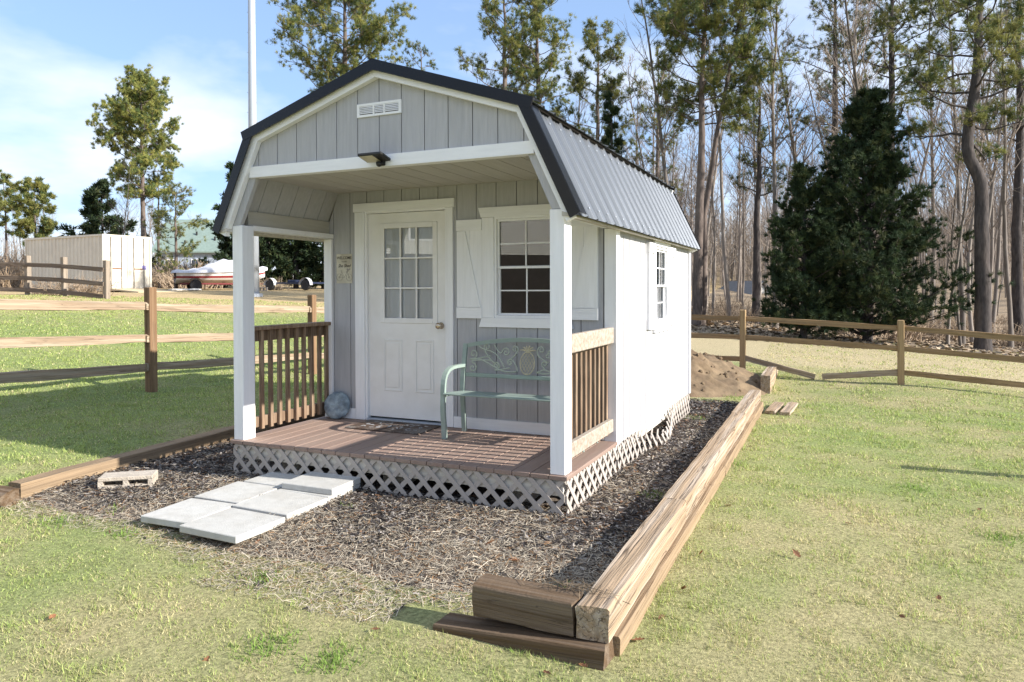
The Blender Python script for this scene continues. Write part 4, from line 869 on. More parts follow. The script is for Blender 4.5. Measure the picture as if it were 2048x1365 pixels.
for s_ in (-1.02, 1.02):
    wheel(bt, (1.05, s_, .33), .33, .2, (0, 1, 0), mat('tan rim', (.45, .38, .26), .5))
    f_ = MB(); A_ = np.linspace(math.radians(10), math.radians(170), 10); f_.add([(1.05+.42*math.cos(a), s_+y, .36+.40*math.sin(a)) for y in (-.13, .13) for a in A_], [(i, i+1, 10+i+1, 10+i) for i in range(9)]); f_.build('fender', tm, bt)
MB().tube([(BL*1.1, 0, .02), (BL*1.1, 0, .6)], .035, 8).build('jack', m_galv, bt)
bp_ = at_depth(527, 590, 38); cinder_block('concrete_block', (bp_.x, bp_.y, Hs(bp_.x, bp_.y)), math.radians(25), 'pale cinder block standing near the boat trailer tongue')
for k, (u, v, D) in enumerate(((350, 590, 38), (368, 588, 38.5), (390, 594, 37))):
    p = at_depth(u, v, D); z = Hs(p.x, p.y); b = MB(); n = 9
    b.lathe([(.28, -.02), (.34+.04*k, .04), (.30, .11), (.02, .13)], n, (0, 0, 0)); o = b.build('flat_stone', m_concrete, None, org=(0, 0, 0)); o.location = (p.x, p.y, z); o.scale = (1.25, .8, 1); o.rotation_euler = (0, 0, k)
    tag(o, ('flat pale stone, leftmost of three in the field before the boat', 'flat pale stone, middle of three in the field before the boat', 'flat pale stone, rightmost of three in the field before the boat')[k], 'stone', 'flat stones in the field')
# utility trailer
t0 = at_depth(562, 574, 44); t1 = at_depth(632, 580, 43.0); ta_ = math.atan2(t1.y-t0.y, t1.x-t0.x); tz_ = Hs(t0.x, t0.y); mblue = mat('dark blue steel', (.02, .03, .07), .5); m_fend = mat('pale fender', (.70, .70, .72), .35)
ut = thing('utility_trailer', 'low dark trailer with two pale round fenders by the evergreens', 'trailer', (t0.x, t0.y, tz_), ta_); tl = (t1-t0).length
MB().box(.2, tl+.1, -.9, .9, .38, .48).build('bed_frame', mblue, ut)
for x in (0, tl):
    wheel(ut, (x, -.95, .31), .31, .2, (0, 1, 0), m_galv)
    f_ = MB(); A_ = np.linspace(math.radians(-5), math.radians(185), 12); f_.add([(x+.40*math.cos(a), -.95+y, .34+.40*math.sin(a)) for y in (-.14, .14) for a in A_], [(i, i+1, 12+i+1, 12+i) for i in range(11)]); f_.build('fender', m_fend, ut)
MB().box(.9, 1.5, -.5, .2, .48, .62, .03).build('crate', mblue, ut)
# steel monopole
pp = at_depth(508, 575, 29); pz0 = Hs(pp.x, pp.y); po = thing('steel_pole', 'tall tapered galvanised steel pole rising beyond the left porch post', 'pole', (pp.x, pp.y, pz0))
MB().tube([(0, 0, -.5), (0, 0, 9), (0, 0, 22)], [.215, .15, .10], 24).build('shaft', m_galv, po, smooth=True)
for k in range(46):
    z = 3+k*.4; r_ = float(np.interp(z, [-.5, 9, 22], [.215, .15, .10])); s_ = -1 if k % 2 else 1; a = CR*s_
    a.z = 0; a.normalize(); MB().tube([a*(r_-.01)+Vector((0, 0, z)), a*(r_+.05)+Vector((0, 0, z))], .010, 5).build('step_bolt', m_galv, po)
MB().tube([(0, 0, -.1), (0, 0, .12)], .34, 20).build('base_plate', m_galv, po)
# houses
m_green = mat('green shingles', (.19, .25, .22), .85, var=.12, scale=4, bump=.3); m_vinyl = mat('pale blue siding', (.34, .39, .47), .6, var=.05); m_whs = mat('white vinyl siding', (.74, .72, .67), .6, var=.04)
m_brick = None
def far_house(name, label, loc, rz, Lx, Wy, wall_h, roof_h, mwall, mroof, windows, parts=()):
    h = thing(name, label, 'house', loc, rz)
    MB().prism([(-Wy/2, -.5), (Wy/2, -.5), (Wy/2, wall_h), (0, wall_h+roof_h*.92), (-Wy/2, wall_h)], lambda u, v, w: (w, u, v), -Lx/2, Lx/2).build('wall', mwall, h)
    for s_ in (-1, 1):
        a, c = Vector((0, 0, wall_h+roof_h)), Vector((0, s_*(Wy/2+.4), wall_h-.4*roof_h/(Wy/2)))
        bb = MB(); bb.add([(x, P.y, P.z+d) for x in (-Lx/2-.35, Lx/2+.35) for d in (0, .12) for P in (a, c)], [(0, 1, 3, 2), (4, 6, 7, 5), (0, 4, 5, 1), (2, 3, 7, 6), (1, 5, 7, 3), (0, 2, 6, 4)]); bb.build('roof', mroof, h)
    for (x, z, w, hh) in windows:
        o = MB().box(x-w/2, x+w/2, -Wy/2-.05, -Wy/2+.05, z, z+hh).build('window', m_white, h); MB().box(x-w/2+.08, x+w/2-.08, -Wy/2-.06, -Wy/2-.051, z+.08, z+hh-.08).build('pane', mat('dark pane', (.05, .06, .08), .1), o)
    return h
hp = at_depth(440, 560, 72); hz = Hs(hp.x, hp.y)
hh = far_house('house', 'pale blue house with a green shingle roof beyond the boat', (hp.x, hp.y, hz-.4), YAW+math.radians(6), 9.2, 8, 3.4, 3.1, m_vinyl, m_green, [(-3.2, 1.0, .9, 1.5), (-1.0, 1.0, .9, 1.5), (1.4, 1.0, .9, 1.5)])
for x, y in ((-1.5, -2.2), (.4, -2.9), (-2.2, -3.4)): MB().tube([(x, y, 3.4+3.1*(1-abs(y)/4)-.1), (x, y, 3.4+3.1*(1-abs(y)/4)+.45)], .09, 8).build('vent_pipe', m_lampblack, hh)
hp = at_depth(1490, 610, 70); far_house('far_house', 'pale grey gabled house glimpsed behind the bare trunks right of the shed', (hp.x, hp.y, at_depth(1490, 655, 70).z), YAW+math.radians(-62), 4, 5, 2.4, 2.0, m_whs, mat('grey shingles', (.2, .2, .2), .9), [])
# the house across the yard, seen only mirrored in the porch window
m_brick = mat('red brick', (.06, .05, .045), .9, var=.35, scale=9, stretch=(1, 1, 4))
mh = far_house('yard_house', 'white sided house on a brick base, mirrored in the porch window', (-11.0, -19.5, Hs(-9.5, -19.5)), math.radians(142), 11, 8, 5.6, 2.6, m_whs, mat('grey shingles', (.2, .2, .2), .9), [(3.5, 3.0, 1, 1.5), (-3.5, 3.0, 1, 1.5)])
MB().box(-5.52, 5.52, -4.03, -3.9, -.4, 2.55).build('brick_base', m_brick, mh)
for k in range(38): MB().box(-5.51, 5.51, -4.022, -4.001, 2.56+k*.0762, 2.56+k*.0762+.055).build('siding_course', m_whs, mh)

# ---------------------------------------------------------------- trees
def unit(v): return v/np.maximum(np.linalg.norm(v, axis=-1, keepdims=True), 1e-9)
class Skel:                            # branches as tubes, gathered for one mesh
    def __init__(s): s.V = []; s.F = []; s.n = 0
    def tube(s, P, R, n):
        P = np.asarray(P, float); k = len(P); T_ = np.gradient(P, axis=0); T_ = unit(T_); ref = np.array((.31, .9, .3)) if abs(T_[0][2]) > .8 else np.array((0, 0, 1.0))
        U = unit(np.cross(T_, ref)); Wv = np.cross(T_, U); a = 2*np.pi*np.arange(n)/n
        ringp = P[:, None]+(U[:, None]*np.cos(a)[None, :, None]+Wv[:, None]*np.sin(a)[None, :, None])*np.asarray(R)[:, None, None]
        i, j = np.meshgrid(np.arange(k-1), np.arange(n), indexing='ij'); j2 = (j+1) % n
        s.F.append(np.stack([i*n+j, i*n+j2, (i+1)*n+j2, (i+1)*n+j], -1).reshape(-1, 4)+s.n); s.V.append(ringp.reshape(-1, 3)); s.n += k*n
    def mesh(s, name): return mesh_np(name, np.concatenate(s.V), np.concatenate(s.F), None, True)
def wander(rg, p, d, L, n, curl, up=0.0):
    P = [np.array(p, float)]; d = unit(np.array(d, float)); st = L/n
    for i in range(n):
        d = unit(d+rg.normal(0, curl, 3)+np.array((0, 0, up))); P.append(P[-1]+d*st)
    return np.array(P)
def tufts(rg, C, A, k, ln, wd, cols, spread=.8):
    """needle bunches: C centres, A axes -> single triangles with a colour per bunch"""
    N = len(C); D = unit(A[:, None]*(1.0)+rg.normal(0, spread, (N, k, 3))); l = ln*rg.uniform(.6, 1.15, (N, k, 1)); base = C[:, None]+rg.normal(0, ln*.12, (N, k, 3))
    S = unit(np.cross(D, rg.normal(0, 1, (N, k, 3))))*wd*rg.uniform(.6, 1.2, (N, k, 1)); a, b_, c = base-S, base+S, base+D*l
    V = np.stack([a, b_, c], 2).reshape(-1, 3); F = np.arange(len(V)).reshape(-1, 3); col = np.repeat(cols, k*3, 0)*rg.uniform(.8, 1.2, (N*k, 1)).repeat(3, 0); return V, F, col
NEED = (np.array((.20, .21, .062)), np.array((.085, .12, .046)), np.array((.27, .255, .08)))
def pine_mesh(seed, height, r0, crown=.45, rad=3.0, limbs=34, bends=None, tint=1.0, dens=1.0, top=.35, ln=.20, wd=.0095, k=26):
    rg = np.random.default_rng(seed); zz = np.linspace(0, height, 44); bx = np.cumsum(rg.normal(0, .014, 44)); by_ = np.cumsum(rg.normal(0, .014, 44)); bx -= bx[0]; by_ -= by_[0]
    if bends: bx = bx+np.interp(zz, [q[0] for q in bends], [q[1] for q in bends])
    sk = Skel(); TR = np.stack([bx, by_, zz], 1); TR[0, 2] = -.4; rr = r0*(1-zz/height)**.75+.015; rr[0] *= 1.25; sk.tube(TR, rr, 10); trunk = sk.mesh('trunk')
    br = Skel(); C = []; A = []
    for i in range(limbs):
        f = crown+(1-crown)*((i+rg.uniform(0, 1))/limbs)**.9; z = f*height; p = np.array([np.interp(z, zz, bx), np.interp(z, zz, by_), z]); az = i*2.4+rg.normal(0, .4)
        g = (f-crown)/(1-crown); prof = (.45+.9*g if g < .45 else 1.0-(g-.45)*.75/.55*(1-top)/(.75)); L = rad*max(.22, prof)*rg.uniform(.55, 1.12); up = .05+.75*g**1.5
        P = wander(rg, p, (math.cos(az), math.sin(az), up+rg.normal(0, .12)), L, 7, .16, .045); br.tube(P, np.linspace(max(.018, .20*r0*(1.15-g)), .010, 8), 5)
        ns = int(max(4, L*4.2))
        for q in range(ns):
            t = rg.uniform(.30, 1.0); b0 = np.array([np.interp(t*7, np.arange(8), P[:, c]) for c in range(3)]); dd = unit(P[min(7, int(t*7)+1)]-P[int(t*7)] if int(t*7) < 7 else P[7]-P[6]); sd = unit(dd*.7+rg.normal(0, .65, 3)+np.array((0, 0, .35)))
            Q = wander(rg, b0, sd, L*.16+rg.uniform(.15, .45), 3, .2, .10); br.tube(Q, np.linspace(.014, .006, 4), 3)
            for e in range(int(rg.integers(3, 7)*dens+.5)):
                w_ = rg.uniform(.35, 1); pt = np.array([np.interp(w_*3, np.arange(4), Q[:, c]) for c in range(3)]); C.append(pt+rg.normal(0, .09, 3)); A.append(unit(Q[3]-Q[2]+rg.normal(0, .35, 3)+np.array((0, 0, .35))))
    C = np.array(C); A = np.array(A); h = rg.uniform(0, 1, (len(C), 1)); cols = np.where(h < .45, NEED[0], np.where(h < .8, NEED[1], NEED[2]))*(tint*1.2)*rg.uniform(.75, 1.2, (len(C), 1))
    V, F, col = tufts(rg, C, A, k, ln, wd, cols, .75); return trunk, br.mesh('branches'), mesh_np('foliage', V, F, col)
def place_tree(name, label, parts, loc, rz=0, sc=1, group=None, cat='tree'):
    t = thing(name, label, cat, loc, rz, group); t.scale = (sc, sc, sc) if not hasattr(sc, '__len__') else sc
    for nm, me, m in parts: link(nm, me, m, t)
    return t
def pine(u, v_ground, D, label, seed, top_v, bark=m_bark, group=None, **kw):
    """v of the top in the photograph gives the height at that distance"""
    p = at_depth(u, v_ground, D); z = Hs(p.x, p.y); h = at_depth(u, top_v, D).z-z; a, c, f = pine_mesh(seed, h, **kw)
    return place_tree('pine_tree', label, (('trunk', a, bark), ('branches', c, bark), ('foliage', f, m_needle)), (p.x, p.y, z), YAW, 1, group)
pine(287, 575, 46, 'tall pine with a full yellow green crown rising behind the cream container', 1, 162, r0=.18, crown=.40, rad=3.6, limbs=70, top=.25, dens=2.6, tint=1.4, ln=.20, wd=.011, k=32)
pine(352, 575, 44, 'small thin pine between the container and the green roofed house', 2, 385, r0=.10, crown=.15, rad=1.9, limbs=30, dens=1.0, tint=1.05)
pine(320, 575, 47, 'slender sparse pine just right of the tall yellow green pine', 3, 350, r0=.09, crown=.5, rad=1.2, limbs=12, dens=.6, tint=1.0)
pine(72, 575, 70, 'rounded pine far behind the left end of the container', 4, 372, r0=.16, crown=.30, rad=2.6, limbs=34, dens=1.2, wd=.035, ln=.40)
pine(14, 575, 74, 'sparse pine at the far left edge of the picture', 5, 358, r0=.14, crown=.45, rad=2.6, limbs=18, dens=.8, wd=.03, ln=.4)
pine(690, 575, 36, 'broad pine with a rounded crown directly above the left of the shed roof', 6, -50, r0=.26, crown=.42, rad=4.0, limbs=80, dens=1.9, top=.5, tint=1.1)
pine(852, 575, 44, 'dark pine top peeping over the right slope of the roof', 7, 100, r0=.16, crown=.40, rad=2.2, limbs=26, dens=1.0, tint=.75)
pine(1012, 575, 33, 'open pine with long bare lower limbs above the right roof slope', 8, -60, r0=.2, crown=.42, rad=3.0, limbs=40, dens=1.3, tint=.95)
pine(1075, 575, 34, 'bright pine behind the ridge, left of the dark cedar top', 9, -20, r0=.22, crown=.40, rad=2.7, limbs=48, dens=1.7, tint=1.15)
pine(1200, 575, 31, 'mid height dark pine standing above the dark cedar behind the roof', 10, 75, r0=.15, crown=.35, rad=2.3, limbs=40, dens=1.5, tint=.85)
pine(1392, 640, 26, 'large double stemmed pine beyond the back corner of the shed', 11, -70, r0=.175, crown=.55, rad=3.9, limbs=44, dens=1.8, top=.6, tint=.95, bends=[(0, 0), (5, .1), (14, .5)])
pine(1425, 640, 26.4, 'second stem like pine leaning right against the large pine', 12, -40, r0=.12, crown=.58, rad=3.2, limbs=28, dens=1.8, top=.6, tint=.95, bends=[(0, -.4), (4, -.3), (7, .1), (14, 1.6)])
pine(1513, 640, 32, 'thin dark pine with a sparse crown left of the big cedar', 13, 150, r0=.17, crown=.50, rad=2.5, limbs=24, dens=.9, tint=.65, bark=m_barkdk)
pine(1668, 640, 36, 'tall pine directly behind the big cedar', 14, -90, r0=.24, crown=.38, rad=3.3, limbs=40, dens=.9, tint=.75, bark=m_barkdk)
pine(1780, 640, 33, 'tall leafy pine between the big cedar and the crooked pine', 15, -120, r0=.24, crown=.50, rad=4.0, limbs=46, dens=1.2, tint=.85, bark=m_barkdk)
pine(1952, 700, 21, 'thick dark pine with a kinked trunk at the right', 16, -260, bark=m_barkdk, r0=.215, crown=.42, rad=3.4, limbs=40, dens=1.4, top=.6, tint=.8, bends=[(0, .20), (3.4, .12), (4.7, .10), (5.15, -.02), (5.5, -.24), (6.0, -.32), (8, -.05), (12, .15)], k=24, ln=.20)
pine(2035, 660, 27, 'pine half cut off by the right edge of the picture', 17, -150, bark=m_barkdk, r0=.2, crown=.45, rad=3.2, limbs=36, dens=1.0, tint=.85)
pine(1310, 575, 42, 'pale distant pine between the roof and the large pine', 18, 120, r0=.16, crown=.35, rad=2.4, limbs=30, dens=.9, tint=.9)
for k, (u, D, tv) in enumerate(((2160, 34, -100), (2290, 44, 0), (-130, 60, 300), (-260, 52, 250))):
    pine(u, 640 if u > 0 else 575, D, ('pine beyond the right edge of the view, nearer one', 'pine beyond the right edge of the view, farther one', 'pine beyond the left edge of the view, farther one', 'pine beyond the left edge of the view, nearer one')[k], 30+k, tv, r0=.2, crown=.45, rad=3, limbs=26, dens=.8)

def cedar_mesh(seed, height, rad, n=2600, k=9, ln=.165, wd=.0115, col=((.028, .047, .023), (.046, .070, .028), (.072, .085, .034)), low=.03, power=1.15):
    rg = np.random.default_rng(seed); sk = Skel(); sk.tube(np.array([(0, 0, -.3), (.05, 0, height*.4), (0, .05, height*.95)]), [height*.022, height*.014, .02], 8); br = Skel(); C = []; A = []; per = 44
    nb = n//per
    for i in range(nb):
        f = low+(1-low)*(i+rg.uniform(0, 1))/nb; f = 1-(1-f)**.72 if rg.uniform() < 1 else f; z0 = f*height; az = i*2.399+rg.normal(0, .5); R_ = rad*(1-f)**power*rg.uniform(.55, 1.2)*(1+.16*math.sin(az*3+seed)+.10*math.sin(az*5+f*9))+.10
        if f < .10: R_ *= .72+2.8*f
        P = wander(rg, (0, 0, max(.15, z0-.15*R_)), (math.cos(az), math.sin(az), .25+.5*f), R_, 5, .10, .06); br.tube(P, np.linspace(.03, .008, 6), 3)
        for q in range(per):
            t = .22+.78*rg.uniform()**.6; b0 = np.array([np.interp(t*5, np.arange(6), P[:, c]) for c in range(3)]); o_ = unit(P[5]-P[0]); sd = unit(o_*.6+rg.normal(0, .55, 3)+np.array((0, 0, .5))); C.append(b0+sd*rg.uniform(0, .42)*(.4+R_/rad)); A.append(sd)
    C = np.array(C); A = np.array(A); h = rg.uniform(0, 1, (len(C), 1)); c3 = np.array(col); cols = np.where(h < .5, c3[0], np.where(h < .85, c3[1], c3[2]))*rg.uniform(.7, 1.25, (len(C), 1)); V, F, cc = tufts(rg, C, A, k, ln, wd, cols, .55); return sk.mesh('trunk'), br.mesh('branches'), mesh_np('foliage', V, F, cc)
def cedar(u, D, top_v, rad, label, seed, vg=640, group=None, **kw):
    p = at_depth(u, vg, D); z = Hs(p.x, p.y); h = at_depth(u, top_v, D).z-z; a, c, f = cedar_mesh(seed, h, rad, **kw); return place_tree('cedar_tree', label, (('trunk', a, m_barkdk), ('branches', c, m_barkdk), ('foliage', f, m_cedar)), (p.x, p.y, z), 0, 1, group)
cedar(1735, 22.5, 190, 2.9, 'big dark conical cedar behind the right fence', 1, n=8800, k=26, power=.70)
cedar(1606, 22.0, 338, 1.55, 'smaller dark cedar leaning against the left of the big cedar', 2, n=3000, k=26, power=.70)
cedar(1222, 27, 188, 1.7, 'dark pointed cedar top showing over the roof edge', 3, n=2200, k=20)
cedar(205, 52, 362, 3.3, 'dark bushy cedar behind the middle of the container', 4, vg=575, n=2400, k=9, ln=.36, wd=.05, power=.8)
for k, (u, tv) in enumerate(((478, 330), (535, 300), (592, 310), (648, 300), (705, 310))):
    cedar(u, 50+k*.6, tv, 2.1, ('dense evergreen at the left end of the row seen through the porch', 'dense evergreen, second from the left in the row behind the porch', 'dense evergreen, third from the left in the row behind the porch', 'dense evergreen, fourth from the left in the row behind the porch', 'dense evergreen hidden mostly behind the porch wall')[k], 20+k, vg=575, group='evergreens in a row beyond the porch', n=2600, k=9, ln=.34, wd=.055, power=.6, low=.02)

def bare_mesh(seed, height, r0, start=.3, spread=.5, nb=26, L0=.24, twig=5, fork=False):
    rg = np.random.default_rng(seed); sk = Skel(); P = wander(rg, (0, 0, -.2), (rg.normal(0, .03), rg.normal(0, .03), 1), height, 14, .035, .02); rr = .78*r0*(1-np.arange(15)/15)**.8+.008; rr[0] *= 1.3; sk.tube(P, rr, 7); br = Skel()
    for i in range(nb):
        f = start+(1-start)*rg.uniform(0, 1)**.9; b0 = np.array([np.interp(f*14, np.arange(15), P[:, c]) for c in range(3)]); az = rg.uniform(0, 6.28); L = height*L0*(1.15-f)*rg.uniform(.6, 1.3)+.4
        Q = wander(rg, b0, (math.cos(az)*spread*1.6, math.sin(az)*spread*1.6, 1), L, 6, .13, .07); br.tube(Q, np.linspace(max(.012, r0*.38*(1.1-f)), .007, 7), 4)
        for j in range(twig):
            t = rg.uniform(.25, 1)*6; c0 = np.array([np.interp(t, np.arange(7), Q[:, c]) for c in range(3)]); d = unit(Q[min(6, int(t)+1)]-Q[max(0, int(t)-0)]+1e-6) if int(t) < 6 else unit(Q[6]-Q[5]); W_ = wander(rg, c0, d+rg.normal(0, .55, 3)+np.array((0, 0, .2)), L*.42*rg.uniform(.5, 1.2), 4, .16, .05); br.tube(W_, np.linspace(.009, .004, 5), 3)
            for q in range(2):
                t2 = rg.uniform(.3, 1)*4; c1 = np.array([np.interp(t2, np.arange(5), W_[:, c]) for c in range(3)]); W2 = wander(rg, c1, unit(W_[4]-W_[0])+rg.normal(0, .5, 3), L*.2, 2, .15, .04); br.tube(W2, np.linspace(.006, .003, 3), 3)
    return sk.mesh('trunk'), br.mesh('branches')
BARE = [bare_mesh(100+i, h, r, start=s_, spread=sp, nb=n_, L0=l_) for i, (h, r, s_, sp, n_, l_) in enumerate(((13, .10, .35, .38, 26, .22), (15, .13, .4, .45, 30, .25), (11, .07, .3, .35, 20, .2), (12, .09, .22, .55, 30, .28), (14, .11, .5, .4, 24, .24), (9, .06, .2, .5, 22, .26), (16, .15, .45, .5, 32, .24)))]
rgf = np.random.default_rng(77)
def bare(u, D, label, var, sc=1, group=None, name='bare_tree', v=640, mt=m_barkgrey, mw=m_twig):
    p = at_depth(u, v, D); z = Hs(p.x, p.y); a, c = BARE[var]; return place_tree(name, label, (('trunk', a, None if a.materials else mt), ('branches', c, None if c.materials else mw)), (p.x, p.y, z), rgf.uniform(0, 6.28), sc, group)
bare(248, 41, 'pale leafless tree in front of the dark cedar behind the container', 3, .62, v=575)
bare(1345, 27.5, 'leafless tree with upswept branches just right of the roof edge', 1, .92)
bare(1715, 31, 'silvery leafless tree whose crown rises above the big cedar', 6, 1.05)
bare(1895, 23, 'dark leaning leafless trunk left of the kinked pine', 3, .75); bare(1922, 23.5, 'forked leafless trunk at the foot of the kinked pine', 5, .9)
bare(2022, 24, 'pale slender leafless tree right of the kinked pine', 0, .95); bare(1985, 30, 'straight reddish leafless trunk behind the kinked pine', 4, 1.0)
GB = 'bare trees in the wood'; LB = 'one of the thin leafless grey trees crowding the wood'
for i in range(190):
    D = 25+65*rgf.uniform()**.85; lo = 1290 if D > 30 else 1400; u = rgf.uniform(lo, 2150) if i < 172 else rgf.uniform(2150, 2500); D = max(D, 24*(1+max(0, u-1900)/700)); var = int(rgf.integers(0, 7)); bare(u, D, LB, var, rgf.uniform(.75, 1.15), GB)
for i in range(16): bare(rgf.uniform(-60, 420), rgf.uniform(75, 110), 'one of the faint leafless trees on the far left skyline', int(rgf.integers(0, 7)), rgf.uniform(.6, .9), 'bare trees on the left skyline', v=575)
for i in range(12): bare(rgf.uniform(880, 1290), rgf.uniform(34, 60), 'one of the thin leafless trees behind the shed roof', int(rgf.integers(0, 7)), rgf.uniform(.75, 1.0), 'bare trees behind the roof', v=600)

def distant_woods(name, label, u0, u1, D0, D1, n, h0, h1, seed, v=640):
    # far-off wood that reads as one brown mass: thin stems with sprays of twigs
    rg = np.random.default_rng(seed); u = rg.uniform(u0, u1, n); D = rg.uniform(D0, D1, n); P = np.array([tuple(at_depth(a, v, d)) for a, d in zip(u, D)]); z = H(P[:, 0], P[:, 1]); h = rg.uniform(h0, h1, n); B = np.column_stack([P[:, 0], P[:, 1], z-.3]); R_ = np.array(CR)
    w = rg.uniform(.05, .11, (n, 1)); lean = rg.normal(0, .04, (n, 3)); lean[:, 2] = 1; T_ = B+lean*h[:, None]; V = [np.stack([B-R_*w, B+R_*w, T_], 1).reshape(-1, 3)]; base = np.array((.24, .20, .165)); C = [np.repeat(base*rg.uniform(.5, 1.5, (n, 1)), 3, 0)]
    for k in range(15):
        t = rg.uniform(.22, .98, (n, 1)); p = B+(T_-B)*t; a = rg.uniform(0, 6.28, n); d = unit(np.column_stack([np.cos(a), np.sin(a), rg.uniform(.5, 1.8, n)])); l = (1.15-t)*h[:, None]*.28*rg.uniform(.5, 1.2, (n, 1))+.3; s_ = np.cross(d, rg.normal(0, 1, (n, 3))); s_ = unit(s_)*.028; V.append(np.stack([p-s_, p+s_, p+d*l], 1).reshape(-1, 3)); C.append(np.repeat(np.array((.28, .23, .18))*rg.uniform(.6, 1.4, (n, 1)), 3, 0))
    V = np.concatenate(V); tag(link(name, mesh_np(name, V, np.arange(len(V)).reshape(-1, 3), np.concatenate(C)), m_litter), label, 'woods', kind='stuff')
distant_woods('distant_woods', 'brown haze of distant leafless woods beyond the trunks at right', 1000, 2350, 70, 135, 2700, 5, 9.5, 5)
distant_woods('distant_treeline', 'low grey line of distant leafless trees on the left horizon', -250, 620, 105, 150, 900, 5, 9, 6, v=575)

# brush: dry shrubs
def brush_mesh(seed, n, h, rad):
    rg = np.random.default_rng(seed); br = Skel()
    for i in range(n):
        az = rg.uniform(0, 6.28); r_ = rad*rg.uniform()**.6; P = wander(rg, (r_*math.cos(az), r_*math.sin(az), -.05), (math.cos(az)*.5*rg.uniform(0, 1.4), math.sin(az)*.5*rg.uniform(0, 1.4), 1), h*rg.uniform(.5, 1.1), 5, .18, -.03); br.tube(P, np.linspace(.014, .004, 6), 3)
        for q in range(3):
            t = int(rg.integers(1, 5)); br.tube(wander(rg, P[t], unit(P[5]-P[0])+rg.normal(0, .5, 3), h*.35, 3, .2), np.linspace(.008, .003, 4), 3)
    return br.mesh('stems')
BR = [brush_mesh(50+i, 70, 1.0, .8) for i in range(3)]; m_drybrush = mat('dry brush', (.32, .245, .175), .9, var=.25, rnd=.3)
def brush(u, v, D, sc, label, group, k):
    p = at_depth(u, v, D); t = thing('dry_shrub', label, 'shrub', (p.x, p.y, Hs(p.x, p.y)), rgf.uniform(0, 6), group); t.scale = (sc*1.3, sc*1.3, sc); link('stems', BR[k % 3], m_drybrush, t)
for i in range(22): brush(rgf.uniform(-60, 62), 575, rgf.uniform(40, 60), rgf.uniform(1.2, 2.6), 'tan leafless shrub in the thicket left of the container', 'dry shrubs left of the container', i)
for i in range(14): brush(rgf.uniform(315, 400), 575, rgf.uniform(47, 60), rgf.uniform(1.3, 2.4), 'reddish tan shrub in the thicket behind the boat', 'dry shrubs behind the boat', i)
for i in range(44): brush(rgf.uniform(1390, 2100), 640, rgf.uniform(25, 50), rgf.uniform(.5, 1.3), 'thin brown shrub among the bare trunks of the wood', 'undergrowth in the wood', i)
for i, (u, D, s_) in enumerate(((88, 24.2, .5), (150, 23.6, .8), (172, 24.0, .7), (548, 45, .9))): brush(u, 590, D, s_, ('dry vine tangle at the left fence post by the container', 'pale dry vine tangle between the second and third fence posts', 'pale dry vine sprawling in front of the container corner', 'pale tuft of dry stalks beside the low trailer')[i], 'dry vines on the field', i)

# ---------------------------------------------------------------- grass, mulch, litter
def quads(C, D, S, L_, Wd, col, tipz=None):
    a, b_ = C-D*L_/2-S*Wd/2, C-D*L_/2+S*Wd/2; c, d = C+D*L_/2+S*Wd/2, C+D*L_/2-S*Wd/2
    V = np.stack([a, b_, c, d], 1).reshape(-1, 3); return V, np.arange(len(V)).reshape(-1, 4), np.repeat(col, 4, 0)
def build_grass(N=1060000):
    rg = np.random.default_rng(3); th = rg.uniform(-1.02, 1.02, N); r = 1.3+26*rg.uniform(0, 1, N)**1.75
    ang = math.pi/2+YAW+th; x = CAM_POS.x+r*np.cos(ang); y = CAM_POS.y+r*np.sin(ang)
    bed = (x > BX0-.07) & (x < .83) & (y > bed_front(x)-.02) & (y < 6.0+.5*vnoise(x, y, 2, 9)); edge = (x > -4.2) & (x < .1) & (rg.uniform(0, 1, N) < np.clip((y-bed_front(x)+np.where(x < -1.6, .30, .55))/.5, 0, 1))
    tm_ = ((x > -.36) & (x < .86) & (y > -1.69) & (y < -1.45)) | ((x < -3.9) & (x > -6) & (y > -1.75) & (y < -1.5)); weed = bed & (y > 4.6) & (rg.uniform(0, 1, N) < .5)
    pile = np.hypot(x+.95, y-8.3) < 1.6; f = fbm(x, y, .35, 31); sand = (x > -6) & (y-9.9+(f-.5)*2 > .3) & (rg.uniform(0, 1, N) < .5)
    thin = (fbm(x, y, 7.5, 66) < .38) & (rg.uniform(0, 1, N) < .75)
    keep = ~((bed & ~weed) | edge | tm_ | pile | sand | thin); x, y, r = x[keep], y[keep], r[keep]; n = len(x)
    cl = np.clip(.35+1.5*vnoise(x, y, 11, 91)*vnoise(x, y, 4.3, 92)*1.6, .45, 1.6); g = lawn_mix(x, y)-np.where((x > -6) & (y > 9.9), .5, 0); live = rg.uniform(0, 1, n) < (.22+.58*g); col = np.where(live[:, None], np.array((.35, .44, .145))*rg.uniform(.6, 1.25, (n, 1))+np.array((.09, .06, .02))*rg.uniform(0, 1, (n, 1)), np.array((.70, .63, .35))*rg.uniform(.5, 1.15, (n, 1)))
    z = H(x, y); s_ = np.clip(r/4.0, .8, 4.5); lean = rg.normal(0, .75, (n, 2)); h = rg.uniform(.012, .030, n)*np.clip(.85+.12*s_, .9, 1.3)*np.where(live, 1.1, .8)*cl; d = np.stack([lean[:, 0], lean[:, 1], np.ones(n)], 1); d = unit(d)
    w = .0024*s_*rg.uniform(.7, 1.5, n); az = rg.uniform(0, 6.28, n); S = np.stack([np.cos(az), np.sin(az), np.zeros(n)], 1)*w[:, None]; B = np.stack([x, y, z-.004], 1)
    V = np.stack([B-S, B+S, B+d*(h*1.25)[:, None]], 1).reshape(-1, 3); o = link('lawn_grass', mesh_np('lawn_grass', V, np.arange(len(V)).reshape(-1, 3), np.repeat(col, 3, 0)), m_blade); tag(o, 'short winter lawn grass, part green and part straw coloured', 'grass', kind='stuff')
build_grass()
